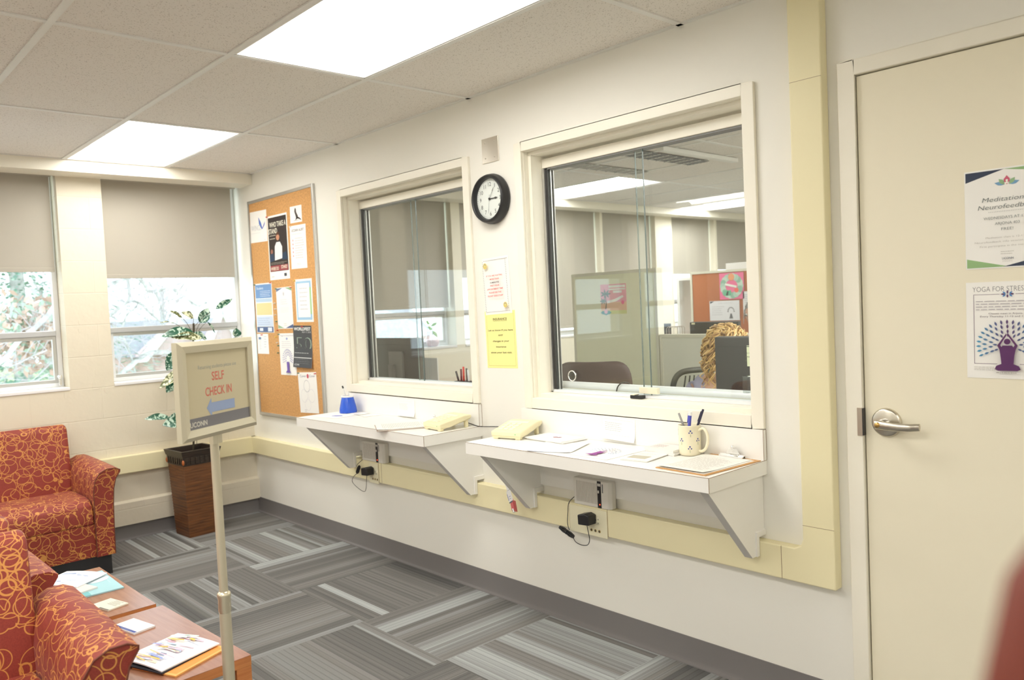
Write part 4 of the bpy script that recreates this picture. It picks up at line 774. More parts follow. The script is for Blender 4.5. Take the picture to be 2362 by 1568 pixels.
# mug with pens
mx, my = 3.853, -.066
t = thing('mug', 'cream mug with small blue flowers holding pens on the larger wall desk', 'mug', (mx, my, Z2))
cream = M('mug_glaze', (.86, .80, .60), .2)
B().lathe([(0, .001), (.036, .001), (.0405, .006), (.041, .012), (.041, .108), (.0415, .112), (.0395, .113), (.037, .108), (.037, .008), (0, .006)], (mx, my, Z2), cream, 40).obj('cup', t)
hp = [Vector((mx+.040, my-.0, Z2+.094)), Vector((mx+.060, my, Z2+.103)), Vector((mx+.075, my, Z2+.088)), Vector((mx+.079, my, Z2+.062)), Vector((mx+.070, my, Z2+.032)), Vector((mx+.052, my, Z2+.018)), Vector((mx+.039, my, Z2+.020))]
hh = B().tube(smooth(hp), .0055, cream, 10).obj('handle', t)
fb = B(); blu = pc((70, 80, 150)); gr = pc((120, 150, 90))
for (an, z) in ((-100, .058), (-50, .088), (-150, .088), (-55, .030), (-150, .030), (-10, .058), (160, .058), (60, .088), (110, .030)):
    for (da, dz, rr_) in ((0, .006, .0032), (-7, -.001, .0027), (7, -.001, .0027)):
        a = R(an+da); c_ = Vector((mx+.0412*math.cos(a), my+.0412*math.sin(a), Z2+z+dz)); n_ = Vector((math.cos(a), math.sin(a), 0)); fb.lathe([(0, .0004), (rr_, .0002)], c_, blu, 8, n_)
    a = R(an); n_ = Vector((math.cos(a), math.sin(a), 0)); tt = Vector((-math.sin(a), math.cos(a), 0)); fb.obox(Vector((mx, my, Z2+z-.011))+n_*.0413, tt*.0006, (0, 0, .005), n_*.0002, gr)
fb.flat = True; fb.obj('flower_print', t)
def pen(p, q_, r_, m_, label, cap=None, clip=None, tipc=None, group=None):
    p = Vector(p); q_ = Vector(q_); t = thing('pen', label, 'pen', p, 0, group); d_ = q_-p
    B().tube([p, p+d_*.02, q_-d_*.02, q_], [r_*.3, r_, r_, r_*.8], m_, 10).obj('barrel', t)
    if cap: B().tube([p+d_*cap[0], p+d_*cap[1]], [r_*1.35, r_*1.2], cap[2], 10).obj('cap', t)
    if clip: s_ = d_.normalized().cross(Vector((0, 1, 0))); B().obox(p+d_*clip[0]+s_*(r_+.0025), d_*.12, Vector((0, .0015, 0)), s_*.0008, clip[1]).obj('clip', t)
pen((mx+.010, my+.005, Z2+.012), (mx-.045, my+.0, Z2+.152), .0042, M('grey_pen', (.35, .35, .34), .3, .5), 'grey metal pen leaning left in the cream mug', group='pens in the cream mug')
pen((mx-.006, my-.012, Z2+.012), (mx+.010, my-.004, Z2+.158), .0062, M('blue_pen', (.09, .10, .52), .3), 'thick blue pen standing in the cream mug', clip=(.85, M('blue_pen', 0)), cap=(.93, 1.02, paper), group='pens in the cream mug')
pen((mx-.012, my+.012, Z2+.012), (mx+.062, my+.002, Z2+.172), .0035, M('navy_pen', (.03, .03, .07), .35), 'thin black capped pen leaning right in the cream mug', cap=(.62, 1.0, M('navy_pen', 0)), clip=(.82, M('navy_pen', 0)), group='pens in the cream mug')

# clipboards
def clipboard(c, rz, L, Wd, z, label, board, els, pshift=(0, 0), clipc=chrome):
    """board lies flat; clip end at local +y"""
    t = thing('clipboard', label, 'clipboard', (c[0], c[1], z), rz, 'clipboards on the wall desks')
    b = B(); b.box(-Wd/2, Wd/2, -L/2, L/2, 0, .003, board); b.obj('board', t, bevel=.001, world=False)
    for k in range(3):
        o = .0032+.0009*k; sx = .004*k; b = B(); b.flat = True
    yc = L/2-.022; k = B(); k.prism([(yc-.010, .0062), (yc-.011, .010), (yc, .016), (yc+.012, .016), (yc+.012, .0035), (yc+.008, .0035), (yc+.008, .012), (yc, .012), (yc-.006, .0062)], 0, -.05, .05, clipc); k.obj('clip', t, bevel=.0006, world=False)
    k = B(); k.prism([(-.030, .014), (.030, .014), (.018, .034), (-.018, .034)], 1, yc+.004, yc+.0065, clipc); k.tube([(-.02, yc+.008, .024), (.02, yc+.008, .024)], .003, clipc, 8); k.sphere((0, yc+.006, .040), .008, clipc, 12, 8); k.obj('lever', t, world=False)
    return t
# the clipboard near the desk end: reading direction along +Y towards the wall
ct = clipboard((4.008, -.180), R(-4), .312, .212, Z2, 'brown clipboard holding a form at the near end of the larger wall desk', M('hardboard', (.60, .32, .11), .5), None)
def local_sheet(t, x0, x1, y0, y1, z, els, bend=None, name='paper_form', base=(246, 244, 238), skew=0):
    P0 = Vector((x0, y0, z)); s_ = sheet(name, P0, (math.cos(skew), math.sin(skew), 0), (-math.sin(skew), math.cos(skew), 0), x1-x0, y1-y0, els, bend=bend, base=base)
    s_.data.transform(Matrix.Translation(s_.location)); s_.location = (0, 0, 0); s_.parent = t; return s_
frm = [('L', .12, .62, .88, .84, 2, (190, 188, 180)), ('L', .08, .94, .78, .12, 22, (205, 203, 196)), ('r', .08, .80, .94, .803, (190, 188, 180))]
local_sheet(ct, -.103, .095, -.148, .130, .0033, frm, name='paper_form'); local_sheet(ct, -.108, .090, -.152, .128, .0050, frm, bend=lambda x, y: .012*max(0, .28-y)**1.4*2.2, skew=.02)
c1 = clipboard((2.25, -.215), R(-30), .315, .228, Z1, 'clipboard with papers beside the phone on the desk nearer the windows', M('clear_board', (.45, .36, .30), .5), None)
local_sheet(c1, -.108, .104, -.150, .128, .0033, frm); local_sheet(c1, -.112, .100, -.156, .122, .0052, frm, bend=lambda x, y: .012*max(0, .25-y)**1.3*2)

# loose papers on the larger desk
b1 = B()
pp = [(3.086, -.165), (3.316, -.178), (3.290, -.030), (3.066, -.025)]
for k in range(3):
    dx = .006*math.sin(k*2.1); dy = .004*math.cos(k*1.7)
    on_top('flyer_stack' if k == 0 else 'flyer', [(x+dx, y+dy) for x, y in pp], Z2+.0006+.0032*k, [('leaf', .52, .52, R(10), .12, .10, (170, 110, 120)), ('leaf', .60, .56, R(60), .12, .08, (140, 80, 110)), ('L', .3, .5, .30, .26, 2, (215, 210, 210))] if k == 2 else [],
           ['lowest white sheet of the small pile beside the phone on the larger desk', 'middle white sheet of the small pile beside the phone on the larger desk', 'top white flyer with a reddish print on the pile beside the larger desk phone'][k], 'flyer', group='pile of white flyers beside the phone', th=.003)
on_top('flyer', [(3.262, -.333), (3.462, -.338), (3.380, -.052), (3.222, -.200)], Z2+.0004, [('L', .2, .8, .7, .5, 3, (215, 215, 220)), ('r', .02, .0, .98, .02, (120, 140, 190))], 'white letter with a blue lower edge lying next to the purple yoga flyer', 'flyer', bend=lambda x, y: .006*abs(x-.5)**2*2)
yl2 = []
for r_, n_ in ((.14, 9), (.21, 13), (.29, 17)):
    for i in range(n_):
        a = math.pi*(-.1+1.2*i/(n_-1)); x = .5+r_*math.cos(a); t_ = abs(x-.5)/.3; yl2.append(('leaf', x, .42+r_*math.sin(a)*.8, a, .05, .022, (int(110-20*t_), int(90+60*t_), int(150+50*t_))))
on_top('flyer', [(3.482, -.318), (3.690, -.322), (3.640, -.060), (3.432, -.055)], Z2+.0003, yl2+[('p', [(.34, .12), (.44, .18), (.43, .38), (.57, .38), (.56, .18), (.66, .12), (.5, .10)], (150, 70, 150)), ('c', .5, .43, .03, (150, 70, 150)), ('t', 'YOGA', .35, .86, .03, (190, 190, 195), .2), ('L', .5, .8, .88, .82, 2, (205, 205, 210)), ('L', .6, .85, .08, .06, 1, (190, 170, 190))],
       'white yoga flyer with a purple tree print lying flat on the larger desk', 'flyer')
for k in range(2):
    on_top('card', [(3.700+.006*k, -.285+.004*k), (3.812+.006*k, -.270+.004*k), (3.790, -.118), (3.678, -.132)], Z2+.0006+.0025*k, [('r', .06, .15, .75, .50, (196, 190, 172)), ('L', .1, .7, .8, .6, 3, (215, 212, 205))] if k else [], ['lower pale card beside the paperback pile on the larger desk', 'upper pale card with a tan picture beside the paperback pile'][k], 'card', group='pale cards beside the booklet pile', th=.0018)
for k in range(4):
    dx = .003*math.sin(k*1.9); dz = .0052*k
    o = on_top('booklet', [(3.690+dx, -.122), (3.828+dx, -.128), (3.822+dx, -.030), (3.684+dx, -.026)], Z2+.0005+dz, [('L', .1, .5, .75, .4, 4, (150, 100, 90)), ('L', .1, .4, .3, .2, 2, (160, 150, 150))] if k == 3 else [],
           ['lowest booklet of the pile behind the mug front', 'second booklet from the bottom of the pile by the mug', 'third booklet from the bottom of the pile by the mug', 'top booklet with reddish print on the pile by the mug'][k], 'booklet', group='pile of booklets beside the mug', th=.0048, base=(240-6*(k % 2), 238-6*(k % 2), 232-4*(k % 2)))
curl = lambda x, y: .022*max(0, .30-y)**1.2*2
on_wall('note', [(3.393, .944), (3.556, .938), (3.566, .846), (3.392, .852)], [('L', .04, .98, .90, .89, 1, (190, 195, 195)), ('L', .06, .6, .74, .40, 5, (200, 203, 203)), ('L', .1, .9, .30, .22, 2, (200, 203, 203))], 'white typed note taped to the backsplash of the larger desk, bottom curling', 'note', y=-.0208, bend=curl)
on_wall('note', [(1.898, .929), (2.052, .933), (2.052, .842), (1.893, .842)], [('L', .04, .9, .90, .89, 1, (195, 198, 198)), ('L', .06, .6, .74, .35, 6, (203, 205, 205))], 'white typed note taped to the backsplash beside the smaller service window', 'note', y=-.0208, bend=curl)
# smaller desk: blue pen holder, cards
hx, hy = 1.470, -.085
t = thing('pen_holder', 'bright blue tapered pen holder with a white rim on the wall desk', 'pen holder', (hx, hy, Z1))
bl_ = M('blue_gloss', (.02, .10, .62), .15)
B().lathe([(0, .001), (.050, .001), (.052, .006), (.049, .03), (.040, .07), (.034, .094)], (hx, hy, Z1), bl_, 40).obj('holder_body', t)
B().lathe([(.034, .092), (.038, .096), (.036, .102), (.030, .101), (.029, .094), (.031, .088), (.040, .05), (.04, .01), (0, .008)], (hx, hy, Z1), paper, 40).obj('rim', t)
B().lathe([(.0285, .094), (.030, .05), (.0, .045)], (hx, hy, Z1), bl_, 30).obj('liner', t)
pen((hx-.01, hy+.01, Z1+.05), (hx-.035, hy-.01, Z1+.158), .0038, M('white_pen', (.85, .85, .82), .3), 'white pen with a dark tip leaning in the blue pen holder', cap=(.86, 1.0, darkg)); pen((hx+.004, hy+.015, Z1+.05), (hx+.0, hy+.005, Z1+.125), .0035, M('white_pen', 0), 'short white pen at the back of the blue pen holder')
on_top('card', [(1.402, -.300), (1.610, -.268), (1.640, -.105), (1.432, -.137)], Z1+.0004, [('leaf', .62, .5, R(10), .35, .20, (140, 140, 205)), ('leaf', .5, .45, R(100), .2, .12, (150, 150, 215))], 'white card with a blue emblem in front of the blue pen holder', 'card')
on_top('card', [(1.527, -.135), (1.640, -.120), (1.625, -.028), (1.512, -.043)], Z1+.0014, [('L', .1, .8, .7, .3, 4, (160, 160, 200)), ('r', .55, .05, .98, .12, (90, 90, 120))], 'small printed card tucked behind the blue emblem card', 'card')
on_top('envelope', [(1.660, -.132), (1.755, -.150), (1.745, -.035), (1.650, -.020)], Z1+.0004, [('r', .1, .2, .9, .22, (215, 210, 200)), ('r', .02, .02, .98, .04, (205, 195, 180))], 'pale envelope lying beside the cards on the wall desk', 'envelope')

# ------------------------------------------------------------------ self check-in sign
S0 = Vector((3.346, -1.615, 1.228)); SA = 2.104; sx = Vector((math.cos(SA), math.sin(SA), 0)); sn = Vector((math.sin(SA), -math.cos(SA), 0)); sz = Vector((0, 0, 1))
t = thing('sign_stand', 'self check-in sign in a cream frame on a thin telescoping floor pole', 'sign', (S0.x-sn.x*.028, S0.y-sn.y*.028, 0))
fm = M('champagne_metal', (.56, .51, .38), .38, .3)
b = B(); WI, HI, FW, TH = .279/2-.003, .216/2-.003, .030, .020
def SP(x, z, d): return S0+sx*x+sz*z+sn*d
outer = [(-WI-FW, -HI-FW), (WI+FW, -HI-FW), (WI+FW, HI+FW), (-WI-FW, HI+FW)]; inner = [(-WI, -HI), (WI, -HI), (WI, HI), (-WI, HI)]
mid = [(x*(WI+FW*.62)/(WI+FW), z*(HI+FW*.62)/(HI+FW)) for x, z in outer]
rings = [(outer, -.016), (outer, .000), (mid, .008), (inner, .004), (inner, -.002)]
vs = []; [vs.extend([SP(x, z, dd) for x, z in pts]) for pts, dd in rings]
fs = [(r_*4+i, r_*4+(i+1) % 4, (r_+1)*4+(i+1) % 4, (r_+1)*4+i) for r_ in range(4) for i in range(4)]+[(3, 2, 1, 0)]
b.add(vs, fs, fm); b.obj('sign_frame', t)
sp = sheet('sign_sheet', SP(-WI, -HI, -.0018), sx, sz, 2*WI, 2*HI, [
    ('t', 'Returning students please use', .50, .770, .052, (150, 152, 146), .62), ('t', 'SELF', .495, .605, .112, (205, 112, 98), .20, .015), ('t', 'CHECK IN', .495, .405, .112, (205, 112, 98), .43, .015),
    ('p', [(.285, .245), (.365, .375), (.365, .310), (.745, .310), (.745, .180), (.365, .180), (.365, .115)], (146, 162, 196)), ('r', 0, 0, 1, .145, (118, 116, 120)), ('t', 'UCONN', .02, .032, .062, (206, 202, 190), .26, .03, 'l')], base=(196, 185, 154), parent=None)
sp.data.transform(Matrix.Translation(sp.location-t.location)); sp.location = (0, 0, 0); sp.parent = t
PB = Vector((S0.x-sn.x*.028, S0.y-sn.y*.028, 0))
B().tube([PB+Vector((0, 0, .60)), PB+Vector((0, 0, 1.235))], .0125, fm, 20).obj('upper_pole', t)
B().tube([PB+Vector((0, 0, .02)), PB+Vector((0, 0, .612))], .0165, fm, 20).obj('lower_pole', t)
B().lathe([(.0125, .634), (.0185, .630), (.0195, .624), (.019, .618), (.0175, .612), (.0185, .58), (.0165, .572)], PB, M('collar_ring', (.72, .66, .50), .25, .7), 24).obj('collar', t)
B().lathe([(0, .0), (.15, .0), (.15, .008), (.14, .014), (.03, .022), (.0165, .03)], PB, fm, 40).obj('floor_base', t)
B().obox(PB+Vector((0, 0, 1.10))+sn*.008, sx*.02, sz*.035, sn*.004, fm).obj('bracket', t)

# ------------------------------------------------------------------ potted plant
px, py = .215, -.540; rz = R(4)
pt = thing('potted_plant', 'artificial variegated plant in a tall square tapered woven pot in the corner', 'potted plant', (px, py, 0), rz)
def frus(b, z0, h0, z1, h1, m): b.add([(s1*h, s2*h, z) for z, h in ((z0, h0), (z1, h1)) for s1, s2 in ((-1, -1), (1, -1), (1, 1), (-1, 1))], [(0, 1, 5, 4), (1, 2, 6, 5), (2, 3, 7, 6), (3, 0, 4, 7), (3, 2, 1, 0), (4, 5, 6, 7)], m)
b = B(); frus(b, 0, .098, .475, .117, wicker)
for k in range(24): z = .012+.019*k; h = .098+.019*z/.475; b.box(-h-.0015, h+.0015, -h-.0015, h+.0015, z, z+.007, wicker)
b.obj('pot', pt, world=False)
b = B(); frus(b, .475, .1195, .535, .1225, wick_dk)
for k in range(7):
    for s1 in (1,):
        y = -.096+.032*k
        for (ax_, sg) in ((0, 1), (1, -1), (0, -1), (1, 1)):
            c_ = [0, 0, .505]; c_[ax_] = sg*.1215; c_[1-ax_] = y; hb = [.004, .004, .02]; hb[1-ax_] = .008
            b.box(c_[0]-hb[0], c_[0]+hb[0], c_[1]-hb[1], c_[1]+hb[1], .485, .527, wick_dk)
b.obj('carved_band', pt, bevel=.002, world=False)
b = B(); h0, h1 = .1255, .135
for (a0, a1, z0, z1) in ((h0, h1, .535, .572),):
    o_ = [(-1, -1), (1, -1), (1, 1), (-1, 1)]; vs = [(i*a0, j*a0, z0) for i, j in o_]+[(i*a1, j*a1, z1) for i, j in o_]+[(i*(a1-.016), j*(a1-.016), z1) for i, j in o_]+[(i*(a0-.02), j*(a0-.02), .46) for i, j in o_]
    b.add(vs, [(k*4+i, k*4+(i+1) % 4, (k+1)*4+(i+1) % 4, (k+1)*4+i) for k in range(3) for i in range(4)], wick_dk); b.add(vs[12:], [(0, 1, 2, 3)], M('moss', (.06, .04, .02), .9))
b.obj('rim', pt, world=False)
lb = B()
for s1, s2 in ((1, -1), (1, 1), (-1, -1)):
    c_ = Vector((.121*s1, .121*s2, .50)); lb.sphere(c_, .014, M('heart_bead', (.42, .12, .03), .4), 10, 8, (.6, .6, 1.3))
lb.obj('corner_bead', pt, world=False)
lm = leaf_mat('variegated_leaf', (.015, .10, .055), (.55, .72, .60)); lm2 = leaf_mat('variegated_leaf_pale', (.12, .14, .05), (.72, .74, .52)); stem_m = M('stem_dark', (.05, .04, .02), .6)
PL = Matrix.Translation((px, py, 0)) @ Matrix.Rotation(rz, 4, 'Z'); PLi = PL.inverted()
def leaf(base, tip, wd, nrm, mt_=lm, droop=.0, nm='leaf'):
    base = Vector(base); tip = Vector(tip); d_ = tip-base; L = d_.length; n_ = Vector(nrm); s_ = d_.cross(n_).normalized(); n_ = s_.cross(d_).normalized(); b = B(); K = 9; vs = []
    for k in range(K+1):
        u = k/K; w_ = wd*math.sin(math.pi*min(1, u**.8))**.8*(1 if u < .98 else .2)+.0005
        for j in (-1, -.5, 0, .5, 1): vs.append(base+d_*u+s_*(w_*j*.5)+n_*(abs(j)*w_*.22-droop*u*u*L+.004*math.sin(u*9+j*3)*abs(j)))
    b.add(vs, [(k*5+j, k*5+j+1, (k+1)*5+j+1, (k+1)*5+j) for k in range(K) for j in range(4)], mt_, True)
    o = b.obj(nm, pt); return o
trunk = [(px, py, .46), (px+.01, py+.02, .8), (px-.01, py+.03, 1.1), (px, py+.055, 1.30), (px+.005, py+.06, 1.40)]
B().tube(smooth(trunk), .007, stem_m, 8).obj('stem', pt)
LEAVES = [  # base, tip, width, normal, pale?
    ((.22, -.325, 1.489), (.22, -.200, 1.560), .045, (1, -.3, .3), 0), ((.21, -.434, 1.399), (.21, -.366, 1.500), .075, (1, -.2, .1), 0), ((.2, -.545, 1.440), (.2, -.622, 1.496), .028, (1, 0, .6), 1), ((.2, -.470, 1.435), (.2, -.545, 1.482), .050, (.9, .3, .3), 1),
    ((.2, -.600, 1.408), (.2, -.690, 1.424), .018, (.4, 0, 1), 1), ((.25, -.500, 1.345), (.25, -.705, 1.335), .085, (.8, .1, .8), 0), ((.28, -.455, 1.300), (.28, -.650, 1.325), .070, (.9, .1, .7), 1), ((.22, -.400, 1.290), (.24, -.505, 1.338), .060, (.8, .3, .6), 0),
    ((.2, -.380, 1.408), (.2, -.325, 1.330), .020, (1, .5, .3), 0), ((.22, -.195, 1.290), (.22, -.185, 1.352), .062, (1, -.1, .1), 0), ((.26, -.600, 1.215), (.26, -.690, 1.105), .095, (1, -.4, .3), 0), ((.24, -.610, 1.030), (.26, -.700, .965), .080, (.8, -.2, .6), 0),
    ((.26, -.560, 1.10), (.30, -.755, 1.005), .075, (.8, -.2, .7), 1), ((.25, -.690, .800), (.25, -.840, .812), .050, (.8, 0, .6), 0), ((.27, -.560, .775), (.28, -.740, .760), .110, (.9, 0, .5), 0), ((.24, -.50, .90), (.36, -.62, .86), .09, (.5, 0, .9), 1), ((.22, -.40, 1.02), (.34, -.30, .98), .09, (.5, 0, .9), 0),
    ((.22, -.42, 1.16), (.38, -.40, 1.12), .09, (.3, 0, 1), 0), ((.2, -.40, .85), (.30, -.27, .82), .08, (.5, 0, .9), 1), ((.2, -.5, .70), (.34, -.50, .68), .08, (.3, 0, 1), 0), ((.24, -.52, 1.24), (.36, -.58, 1.20), .085, (.5, 0, .9), 0)]
stb = B()
for (bs, tp, wd, nr, pale) in LEAVES:
    leaf(bs, tp, wd, nr, lm2 if pale else lm, .08); z = max(.55, bs[2]-.12); a_ = Vector((px, py+.03+.03*(z-.5), z)); m_ = (a_+Vector(bs))/2+Vector((0, 0, .015)); stb.tube(smooth([a_, m_, bs], 4), .0016, stem_m, 5)
stb.obj('leaf_stalks', pt)

# ------------------------------------------------------------------ upholstered seats
def arm_profile(sgn):   # (y outward, z)
    return [(0, .115), (0, .40), (.002, .49), (.014, .550), (.040, .588), (.078, .606), (.120, .606), (.148, .592), (.1465, .582), (.122, .545), (.108, .49), (.101, .40), (.097, .25), (.095, .115)]
def armchair(loc, rz, inner, label, cat, group, name='armchair', seats=1):
    t = thing(name, label, cat, loc, rz, group); w2 = inner/2
    B().box(.03, .63, -w2-.08, w2+.08, 0, .115, black).obj('plinth', t, world=False)
    for s_ in (-1, 1):
        pr = arm_profile(s_); n = len(pr); XS = [(.035, 1.02), (.12, 1.02), (.40, 1.012), (.60, 1.0), (.655, .992)]; vs = []
        for x, k in XS: vs += [(x, s_*(w2+y), .115+(z-.115)*k) for y, z in pr]
        b = B(); b.add(vs, [(i*n+j, i*n+(j+1) % n, (i+1)*n+(j+1) % n, (i+1)*n+j) for i in range(len(XS)-1) for j in range(n)], fabric, True)
        b.add(vs[:n], [tuple(range(n))], fabric); b.add(vs[-n:], [tuple(range(n))[::-1]], fabric); a = b.obj('arm', t, world=False, angle=50)
        pp = [(.6555, s_*(w2+y), .115+(z-.115)*.992) for y, z in pr]; B().tube(pp, .0028, M('piping_dark', (.16, .04, .02), .7), 6).obj('piping', a, world=False)
    sw = inner/seats
    for k in range(seats):
        y0 = -w2+sw*k+.002; y1 = y0+sw-.004
        pf = [(.12, .30), (.12, .425), (.30, .438), (.52, .440), (.590, .432), (.632, .408), (.648, .36), (.645, .30)]
        b = B(); b.prism([(x, z) for x, z in pf], 1, y0, y1, fabric, True); b.obj('seat_cushion', t, world=False, angle=45, bevel=.008)
    b = B(); b.prism([(.10, .117), (.640, .117), (.645, .30), (.10, .30)], 1, -w2+.001, w2-.001, fabric); b.obj('seat_base', t, world=False)
    pf = [(.0, .117), (.0, .60), (.012, .790), (.030, .812), (.070, .822), (.105, .812), (.120, .785), (.150, .60), (.195, .44), (.195, .117)]
    b = B(); b.prism([(x, z) for x, z in pf], 1, -w2-.02, w2+.02, fabric, True); b.obj('backrest', t, world=False, bevel=.022, seg=4, angle=45)
    return t
arm0 = armchair((2.762, -2.305, 0), 0, .52, 'red and gold patterned armchair closest to the viewer, beside the coffee tables', 'armchair', 'red patterned armchairs')
dup(arm0, (2.655, -2.305, 0), math.pi, 'patterned armchair back to back with the nearest one, only its top showing', 'red patterned armchairs')
armchair((.05, -1.865, 0), 0, 1.16, 'red and gold patterned loveseat under the window beside the tall pot', 'loveseat', None, 'loveseat', 2)

# unidentified dark red blur beside the viewer, modelled as a high seat back
t = thing('red_blur_shape', 'blurred dark red high seat back at the right edge, right beside the viewer', 'seat', (5.62, -2.02, 0))
b = B(); rd_ = M('dark_red_leather', (.17, .030, .016), .5, bump=(40, .1))
pf = [(5.500, .35), (5.500, 1.15), (5.508, 1.29), (5.517, 1.335), (5.535, 1.365), (5.57, 1.385), (5.62, 1.39), (5.84, 1.39), (5.88, 1.365), (5.90, 1.2), (5.90, .35)]
b.prism([(x, z) for x, z in pf], 1, -2.29, -2.215, rd_, True); b.obj('seat_back', t, bevel=.02, seg=4, angle=45)
B().box(5.50, 5.90, -2.215, -1.76, .35, .47, rd_).obj('seat', t, bevel=.03, seg=3)
for x, y in ((5.54, -2.25), (5.86, -2.25), (5.54, -1.81), (5.86, -1.81)): B().tube([(x, y, 0), (x, y, .36)], .018, darkg, 12).obj('leg', t)

# ------------------------------------------------------------------ coffee tables and magazines
TZ = .362
def coffee_table(c, wx, wy, rz, label):
    t = thing('coffee_table', label, 'coffee table', (c[0], c[1], 0), rz, 'low cherry coffee tables'); z = TZ
    b = B(); b.box(-wx/2, wx/2, -wy/2, wy/2, z-.032, z-.0012, edge_m); b.obj('table_edge', t, world=False, bevel=.001)
    B().box(-wx/2, wx/2, -wy/2, wy/2, z-.0012, z, table_m).obj('tabletop', t, world=False)
    for sx_ in (-1, 1):
        for sy_ in (-1, 1): B().box(*sorted((sx_*wx/2-sx_*.0005, sx_*(wx/2-.05))), *sorted((sy_*wy/2-sy_*.0005, sy_*(wy/2-.05))), 0, z-.032, edge_m).obj('leg', t, world=False, bevel=.001)
    B().box(-wx/2+.06, wx/2-.06, -wy/2+.06, wy/2-.06, .12, .14, M('shelf_black', (.02, .02, .02), .5)).obj('lower_shelf', t, world=False)
    return t
coffee_table((2.133, -1.738), .676, .37, R(1.0), 'cherry coffee table nearer the loveseat, with the light blue magazine'); coffee_table((2.853, -1.703), .682, .37, R(3.0), 'cherry coffee table nearer the viewer, with the colourful magazine pile')
def mag(corn, z, th, els, label, base=(240, 240, 240), group=None, bend=None, name='magazine'):
    return on_top(name, corn, z, els, label, 'magazine', group, th=th, base=base, bend=bend)
random.seed(3)
def streaks(n, cols, x0=.03, x1=.97):
    out = []
    for i in range(n):
        y = random.uniform(.05, .93); xa = random.uniform(x0, .55); L = random.uniform(.12, .4); h = random.uniform(.012, .045); s_ = random.uniform(-.06, .06); c = random.choice(cols)
        out.append(('p', [(xa, y), (min(x1, xa+L), y+s_), (min(x1, xa+L*.9), y+s_+h), (xa+.02, y+h)], c))
    return out
pas = [(205, 215, 235), (225, 205, 225), (240, 225, 200), (190, 205, 230), (235, 200, 215), (215, 230, 225)]
mag([(3.000, -1.800), (3.155, -1.728), (3.092, -1.530), (2.915, -1.600)][0:4], TZ+.0005, .005, [('r', .05, .05, .95, .95, (232, 150, 70))]+streaks(6, pas), 'orange covered magazine at the bottom of the pile on the near coffee table', (238, 176, 100), 'magazines on the near coffee table')
mag([(2.965, -1.812), (3.125, -1.752), (3.060, -1.580), (2.900, -1.640)], TZ+.0060, .004, streaks(6, [(30, 30, 40)]), 'black backed magazine in the middle of the pile on the near coffee table', (40, 40, 48), 'magazines on the near coffee table')
mag([(2.950, -1.812), (3.130, -1.740), (3.040, -1.556), (2.835, -1.610)], TZ+.0105, .004, streaks(60, pas)+streaks(9, [(150, 165, 215), (235, 190, 90)]), 'top open magazine with pastel streaks on the near coffee table', (246, 247, 250), 'magazines on the near coffee table', bend=lambda x, y: .006*math.sin(x*math.pi)*(1-.3*y))
mag([(2.590, -1.735), (2.722, -1.705), (2.705, -1.630), (2.572, -1.660)], TZ+.0005, .006, [('r', .05, .02, .98, .16, (70, 85, 150)), ('L', .3, .8, .10, .07, 1, (230, 230, 230))], 'small white booklet with a blue strip alone on the near coffee table', name='booklet')
mag([(1.900, -1.720), (2.175, -1.722), (2.185, -1.575), (1.845, -1.570)], TZ+.0005, .005, streaks(5, [(185, 220, 225), (225, 235, 235)])+[('c', .35, .6, .18, (222, 236, 240)), ('r', 0, 0, 1, .2, (120, 190, 195))], 'teal covered magazine lying under the white one on the far coffee table', (165, 208, 216), 'magazines on the far coffee table')
mag([(1.990, -1.780), (2.145, -1.735), (2.105, -1.655), (1.950, -1.700)], TZ+.0058, .006, [], 'thick white booklet half hidden under the open white magazine', (222, 220, 214), 'magazines on the far coffee table', name='booklet')
mag([(1.925, -1.815), (2.085, -1.690), (1.940, -1.600), (1.770, -1.700)], TZ+.0125, .004, streaks(9, [(196, 210, 235), (120, 150, 205), (225, 230, 240)]), 'white magazine with faint blue artwork on top at the far coffee table', (244, 247, 253), 'magazines on the far coffee table', bend=lambda x, y: .004*math.sin(x*math.pi))
mag([(2.300, -1.730), (2.412, -1.700), (2.388, -1.622), (2.276, -1.652)], TZ+.0005, .005, [('L', .4, .9, .9, .5, 5, (90, 85, 80)), ('r', .5, .0, 1, .08, (120, 115, 105))], 'small cream booklet with black print at the near edge of the far table', (228, 222, 205), name='booklet')

# ------------------------------------------------------------------ office behind the glass
t = thing('cubicle_screen', 'low grey cubicle screen with a rounded top rail just behind the larger service window', 'cubicle screen', (3.6, .21, 0))
panelg = M('cubicle_beige', (.66, .64, .54), .6)
b = B(); b.box(2.86, 4.30, .190, .235, .0, 1.022, panelg); b.box(2.86, 4.30, .188, .190, .998, 1.001, M('groove_grey', (.4, .4, .38), .6)); b.obj('screen_panel', t)
B().tube([(2.86, .2125, 1.028), (4.30, .2125, 1.028)], .0225, aluw, 20).obj('top_rail', t)
tag(B().tube(smooth([(3.300, .178, .97), (3.300, .180, 1.01), (3.310, .185, 1.045), (3.325, .212, 1.058), (3.33, .25, 1.03), (3.33, .27, .9)]), .003, black, 6).obj('monitor_cable'), 'black cable draped over the screen rail behind the larger service window', 'cable')
tag(B().box(3.475, 3.535, .060, .088, 1.012, 1.026, black).box(3.478, 3.50, .058, .090, 1.026, 1.030, M('lock_cream', 0)).obj('sill_latch', bevel=.002), 'small black latch lying on the sill of the larger service window', 'latch')
green = M('fabric_green', (.86, .86, .66), .8, bump=(300, .2)); edgeb = M('panel_trim', (.74, .72, .60), .5)
